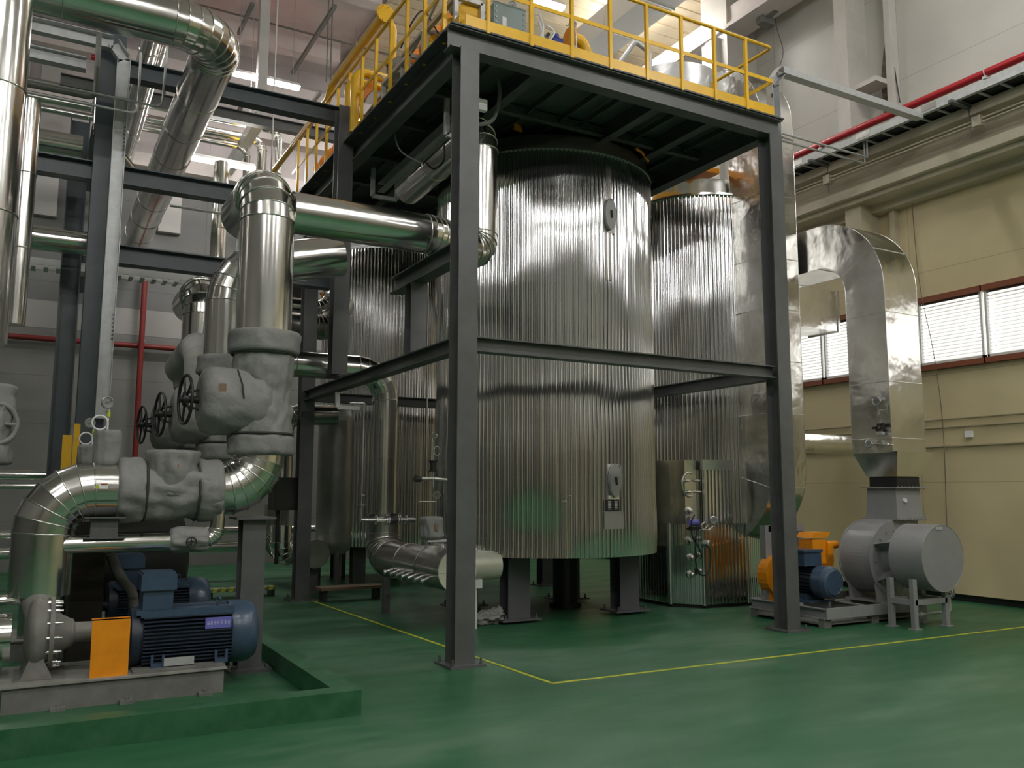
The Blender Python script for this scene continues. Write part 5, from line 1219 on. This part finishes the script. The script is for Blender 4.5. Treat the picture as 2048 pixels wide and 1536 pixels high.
# ================================================================== EQUIPMENT ON THE PLATFORM
# junction box facing the camera
a, b = at(990, 14, Y=.42), at(1046, 88, Y=.42)
jb = thing('junction_box', 'grey green metal junction box with cable glands behind the front railing', 'junction box', (a.x, .42, b.z-.1))
x0, x1 = at(988, 50, Y=.42).x, at(1048, 50, Y=.42).x; z0, z1 = 6.22, at(1020, 14, Y=.42).z
MB().bb(x0, x1, .42, .72, z0, z1).build('case', teal, jb)
MB().bb(x0-.01, x1+.01, .405, .42, z0-.01, z1+.01).build('lid', teal, jb)
m = MB()
for k in range(8):
    z = z0+.05+(z1-z0-.1)*k/7
    for x in (x0+.015, x1-.015): hexbolt(m, (x, .405, z), (0, -1, 0), .010, .012)
m.build('lid_bolts', steelm, jb)
m = MB()
for k in range(4): z = z0+.1+.1*k; m.cyl((x1, .55, z), (x1+.07, .55, z), .025, seg=10); m.cyl((x0-.05, .52, z), (x0, .52, z), .022, seg=8); m.cyl((x0-.05, .64, z), (x0, .64, z), .022, seg=8)
m.build('cable_gland', whitep, jb)
MB().box(((x0+x1)/2-.07, .40, (z0+z1)/2+.06), (.05, .01, .10)).box((x1-.06, .40, z0+.06), (.06, .01, .08)).build('plate', whitep, jb)
for k in range(2):
    hose([(x1+.07, .55, z0+.2+.1*k), (x1+.20, .5, z0+.14+.1*k), (x1+.28, .48, z0+.3+.12*k), (x1+.24, .5, z0+.5+.1*k)], .014, 'grey_cable', whitep, None)
    tag(MADE[-1], ['lower', 'upper'][k]+' white looping cable from the grey green junction box', 'cable')
def frame(label, x0, x1, y0, y1, z0, z1):
    t = thing('equipment_frame', label, 'frame', (x0, y0, z0)); m = MB()
    for x in (x0, x1):
        for y in (y0, y1): m.bar((x, y, z0), (x, y, z1), .045, .045, up=(0, 1, 0))
    m.build('upright', galv, t); m = MB()
    for y in (y0, y1): m.bar((x0, y, z1), (x1, y, z1), .045, .045)
    for x in (x0, x1): m.bar((x, y0, z1), (x, y1, z1), .045, .045)
    m.build('top_bar', galv, t); return t
frame('galvanised frame at the platform corner left of the junction box', .0, .30, .25, 1.0, PZ, 6.55)
frame('galvanised frame right of the junction box, below the blue valves', 1.0, 1.55, .35, .9, PZ, 6.42)
frame('galvanised frame farther along the left edge of the platform', .0, .35, 1.5, 2.3, PZ, 6.5)
# flanged pipe spools with valves
def spool(label, c, ax, L, r, m, fl=3, cat='pipe'):
    c = V(c); d = V(ax).normalized(); t = thing('pipe_spool', label, cat, tuple(c)); MB().cyl(c-d*L/2, c+d*L/2, r, seg=24).build('pipe', m, t)
    k = MB()
    for i in range(fl): flange(k, c-d*L/2+d*(L*i/(fl-1) if fl > 1 else L/2), d, r*1.7, .03, 8)
    k.build('flange', m, t); return t
spool('yellow flanged gas pipe at the platform corner', (.18, .65, 6.42), (0, 1, 0), .7, .085, yellow)
spool('shiny flanged spool behind the front railing, right of the junction box', (1.25, .62, 6.30), (1, 0, 0), .6, .07, steelm, 4)
spool('orange flanged gas pipe behind the left railing, nearest the corner', (.30, 1.35, 6.62), (0, 1, 0), .9, .10, orange, 4)
spool('orange flanged gas pipe behind the left railing, second from the corner', (.30, 2.9, 6.48), (0, 1, 0), 1.3, .10, orange, 5)
spool('orange flanged gas pipe at the far left end of the platform', (.22, 5.0, 6.48), (0, 1, 0), 1.0, .10, orange, 4)
spool('shiny flanged spool low behind the left railing', (.12, 3.3, 6.28), (0, 1, 0), .8, .06, steelm, 5)
spool('shiny flanged spool at the platform corner under the frame', (.12, 1.6, 6.22), (0, 1, 0), .7, .06, steelm, 5)
spool('dull pipe spool standing behind the junction box', (.95, 1.0, 6.55), (0, 0, 1), .9, .07, steelm, 4)
spool('yellow flanged pipe low behind the frame right of the junction box', (1.28, .75, 6.20), (1, 0, 0), .55, .08, yellow, 3)
for i, (p, lab) in enumerate((((1.02, .75, 6.62), 'blue valve actuator just right of the junction box'), ((1.45, .65, 6.62), 'blue valve actuator under the ceiling tube light'))):
    p = V(p); t = thing('valve_actuator', lab, 'valve', tuple(p))
    MB().box(p, (.13, .12, .10)).cyl(p+V((0, 0, .05)), p+V((0, 0, .11)), .04, seg=14).build('actuator', valveb, t)
    MB().cyl(p-V((0, 0, .22)), p-V((0, 0, .05)), .03, seg=12).cyl(p-V((.07, 0, .24)), p-V((-.07, 0, .24)), .05, seg=14).build('valve_body', black, t)
def actuator(label, p, s=1, ax=(1, 0, 0)):
    p = V(p); d = V(ax); t = thing('round_actuator', label, 'valve', tuple(p))
    MB().lathe(p, ax, [(.02, -.06*s), (.09*s, -.06*s), (.12*s, -.02*s), (.12*s, .02*s), (.09*s, .06*s), (.02, .08*s)], 28).build('diaphragm_case', mat('dull_cast_metal', (.40, .40, .38), .4, .5), t)
    m = MB(); x, y, dd = basis(ax)
    for k in range(10): a = 2*pi*k/10; q = p+(x*cos(a)+y*sin(a))*.112*s; m.cyl(q-d*.03*s, q+d*.03*s, .008, seg=6)
    m.build('bolt', steelm, t)
    MB().cyl(p-d*.06*s, p-d*.2*s, .035*s, seg=12).build('spring_barrel', MATS['dull_cast_metal'], t)
actuator('round cast actuator hanging over the left railing, nearer one', (.12, 2.05, 6.60), 1.45, (-1, -.6, .2))
actuator('round cast actuator on the left edge of the platform, farther one', (.12, 3.75, 6.42), 1.4, (-1, -.6, .2))
actuator('round cast regulator at the corner of the platform above the yellow spool', (.18, .55, 6.62), .9, (0, 0, 1))
actuator('round cast regulator behind the junction box', (.72, .95, 6.85), .8, (0, 0, 1))
for i, (px, py, Y) in enumerate(((935, 12, .7), (1024, 12, 1.0), (1145, 50, .7))):
    p = at(px, py, Y=Y); g = thing('pressure_gauge', ['white faced gauge above the platform corner frame', 'white faced gauge peeking over the junction box', 'white faced gauge beside the yellow curved pipe'][i], 'gauge', tuple(p)); gauge(g, p, (-.4, -1, -.3), .05)
    MB().tube([p, p-V((0, -.02, .25))], .009, 8).build('stem', steelm, g)
# small impulse lines and cables
for i, (pts, r, m_, lab) in enumerate((
    ([(1.25, .6, 6.37), (1.27, .5, 6.52), (1.34, .5, 6.66), (1.30, .6, 6.78)], .010, whitep, 'thin white hose rising in the middle of the front equipment'),
    ([(1.62, .5, 6.36), (1.62, .5, 6.75), (1.52, .55, 6.82)], .009, steelm, 'thin steel tube at the right end of the front equipment'),
    ([(.1, .9, 6.5), (.05, 1.2, 6.9), (.1, 1.7, 7.0), (.1, 2.0, 6.85)], .010, black, 'thin black cable arching along the left railing'),
    ([(.1, 2.4, 6.55), (.1, 2.8, 6.85), (.1, 3.3, 6.7)], .012, galv, 'grey flexible tube between the two left actuators'))):
    hose(pts, r, 'small_tube', m_, None); tag(MADE[-1], lab, 'tube')
# yellow curved pipe
p = at(1170, 92, Y=1.0)
t = pipe_thing('gas_pipe', 'short curved yellow pipe right of the front equipment on the platform', [(at(1140, 92, Y=1.0).x, 1.0, p.z+.05), (at(1172, 90, Y=1.0).x, 1.0, p.z+.05), (at(1172, 90, Y=1.0).x, 1.0, PZ+.02)], .07, .14, 6, m=yellow, step=2, band=False)
k = MB(); flange(k, (at(1140, 92, Y=1.0).x, 1.0, p.z+.05), (1, 0, 0), .13, .04); k.build('flange', orange, t)
# long overhead yellow pipe
yp = at(770, 28, Y=2.2); ye = at(690, 150, X=yp.x)
t = thing('gas_pipe', 'long yellow gas pipe running back above the platform with a blind end flange', 'pipe', tuple(yp))
MB().tube(arc_path([yp, (yp.x, 4.3, yp.z), (yp.x, 4.5, yp.z-.15), (yp.x, 11.5, yp.z-.15)], .08, 3), .052, 20).build('pipe', yellow, t)
k = MB(); flange(k, yp+V((0, -.01, 0)), (0, 1, 0), .115, .03, 8, .01); k.build('blind_flange', yellow, t)
b0 = V((yp.x, 2.35, yp.z)); xx = yp.x+.17
MB().tube(arc_path([b0, (xx, 2.35, yp.z-.02), (xx, 2.35, yp.z-.55)], .08, 5), .042, 14).build('branch', yellow, t)
zz = yp.z-.55
t = thing('isolating_valve', 'black and chrome valve between yellow flanges under the long gas pipe', 'valve', (xx, 2.35, zz-.2)); k = MB(); flange(k, (xx, 2.35, zz), (0, 0, 1), .09, .03); flange(k, (xx, 2.35, zz-.26), (0, 0, 1), .09, .03); k.build('flange', yellow, t)
MB().cyl((xx, 2.35, zz-.02), (xx, 2.35, zz-.10), .075, seg=20).cyl((xx, 2.35, zz-.1), (xx, 2.35, zz-.25), .05, seg=16).build('valve_body', black, t)
MB().cyl((xx, 2.35, zz-.27), (xx, 2.35, PZ+.02), .042, seg=16).build('lower_pipe', yellow, t)
# pair of fat yellow loops
for i, (c0, c1, lab) in enumerate((((703, 142), (780, 150), 'upper of two fat yellow pipe loops behind the left railing'), ((690, 160), (770, 172), 'lower of two fat yellow pipe loops behind the left railing'))):
    Yq = 3.0+.3*i; a = at(c0[0]+8, c0[1], Y=Yq); b = at(c1[0], c1[1], Y=Yq)
    pipe_thing('gas_pipe', lab, [(a.x, Yq, PZ+.05), (a.x, Yq, a.z), (b.x+.2, Yq, a.z), (b.x+.2, Yq, PZ+.05)], .058 if i == 0 else .05, .15, 6, m=yellow, step=3, band=False)
# orange drip tray ledge
for i, (px, py) in enumerate(((735, 190), (706, 232))):
    p = at(px, py, X=.1); tag(MB().sheet([(.02, p.y-.4, p.z-.12), (.02, p.y+.3, p.z-.12), (.02, p.y+.3, p.z+.02), (.02, p.y-.4, p.z+.02)], (.01, 0, 0)).build('orange_ledge', orange), ['nearer', 'farther'][i]+' orange painted ledge plate on the left edge of the platform', 'plate')
# cables under deck and lamp-like white box
p = at(963, 211, Y=.55); tag(MB().box(p, (.11, .06, .12)).build('sensor_box', mat('white_box', (.85, .85, .85), .4)), 'small bright white box under the platform corner', 'box')
hose([at(995, 145, Y=.7), at(999, 190, Y=.7), at(985, 240, Y=.7), at(945, 250, Y=.7), at(930, 250, Y=.7)], .022, 'cable_bundle', mat('grey_hose', (.22, .22, .21), .5), None); tag(MADE[-1], 'grey hose hanging in a curve under the platform corner', 'hose')
hose([at(785, 195, X=.05), at(787, 250, X=.1), at(800, 300, X=.15), at(840, 325, X=.3)], .010, 'hanging_cable', MATS['grey_hose'], None); tag(MADE[-1], 'thin grey cable drooping under the left edge of the deck', 'cable')
hose([at(888, 290, X=.35), at(888, 320, X=.35), at(868, 338, X=.35), at(852, 325, X=.35)], .012, 'hanging_cable', rubber, None); tag(MADE[-1], 'short black cable loop on the pipe under the deck', 'cable')
p = at(1030, 246, Y=1.6); tag(MB().sheet([p, p+V((.08, 0, -.01)), p+V((.11, 0, -.09)), p+V((.0, 0, -.07))], (0, .04, 0)).build('tank_lug', orange), 'small orange lug on top of the main tank', 'lug')
p = [tnk(x, y, .05)[0] for x, y in ((1272, 297), (1284, 305), (1296, 322))]; tag(MB().tube(p, .02, 8).build('orange_edge_strip', orange), 'small curved orange strip at the right top of the main tank', 'strip')
# orange deck seen above tank two
tag(MB().bb(4.5, 5.15, 2.0, 3.6, 6.22, 6.30).build('walkway', orange), 'orange edged walkway glimpsed above the tank behind the right column', 'walkway')

# diagonal braced frame over the left edge and small valves
t = thing('braced_frame', 'galvanised frame with a diagonal brace over the left edge near the corner', 'frame', (.05, 1.1, PZ))
m = MB(); 
for a_, b_ in (((.03, 1.15, PZ), (.03, 1.15, 6.62)), ((.03, 1.75, PZ), (.03, 1.75, 6.62)), ((.03, 1.15, 6.62), (.03, 1.75, 6.62)), ((.03, 1.15, PZ+.05), (.03, 1.75, 6.55))): m.bar(a_, b_, .04, .04, up=(1, 0, 0))
m.build('frame_bars', galv, t)
random.seed(3)
for k in range(9):
    x = 1.02+.07*k; z = 6.30+.09*(k % 4)+.02*random.random(); y = .50+.12*(k % 3)
    t = thing('needle_valve', 'small chrome needle valve, %s in the cluster right of the junction box' % ('leftmost', 'second', 'third', 'fourth', 'middle', 'sixth', 'seventh', 'eighth', 'rightmost')[k], 'valve', (x, y, z), 'chrome needle valves')
    MB().cyl((x-.03, y, z), (x+.03, y, z), .018, seg=10).cyl((x, y-.04, z), (x, y+.03, z+.02), .014, seg=10).build('valve_body', steelm, t)
    MB().cyl((x, y-.055, z-.004), (x, y-.04, z), .022, seg=10).build('knob', black if k % 2 else steelm, t)
for k in range(6):
    y = .9+.62*k; x = .02; z = 6.22
    t = thing('needle_valve', 'small chrome valve low behind the left railing, number counted from the corner: %s' % ('first', 'second', 'third', 'fourth', 'fifth', 'sixth')[k], 'valve', (x, y, z), 'chrome needle valves on the left')
    MB().cyl((x, y-.06, z), (x, y+.06, z), .03, seg=12).cyl((x, y, z), (x, y, z+.10), .018, seg=10).build('valve_body', steelm, t)
    MB().cyl((x, y, z+.10), (x, y, z+.13), .04, seg=14).build('knob', black if k % 2 else lgreen, t)
tag(MB().tube([(.05, .5, 6.95), (.08, 1.5, 6.62), (.1, 2.6, 6.52), (.1, 4.2, 6.45)], .018, 8).build('small_tube', galv), 'straight grey tube descending along the left edge behind the railing', 'tube')
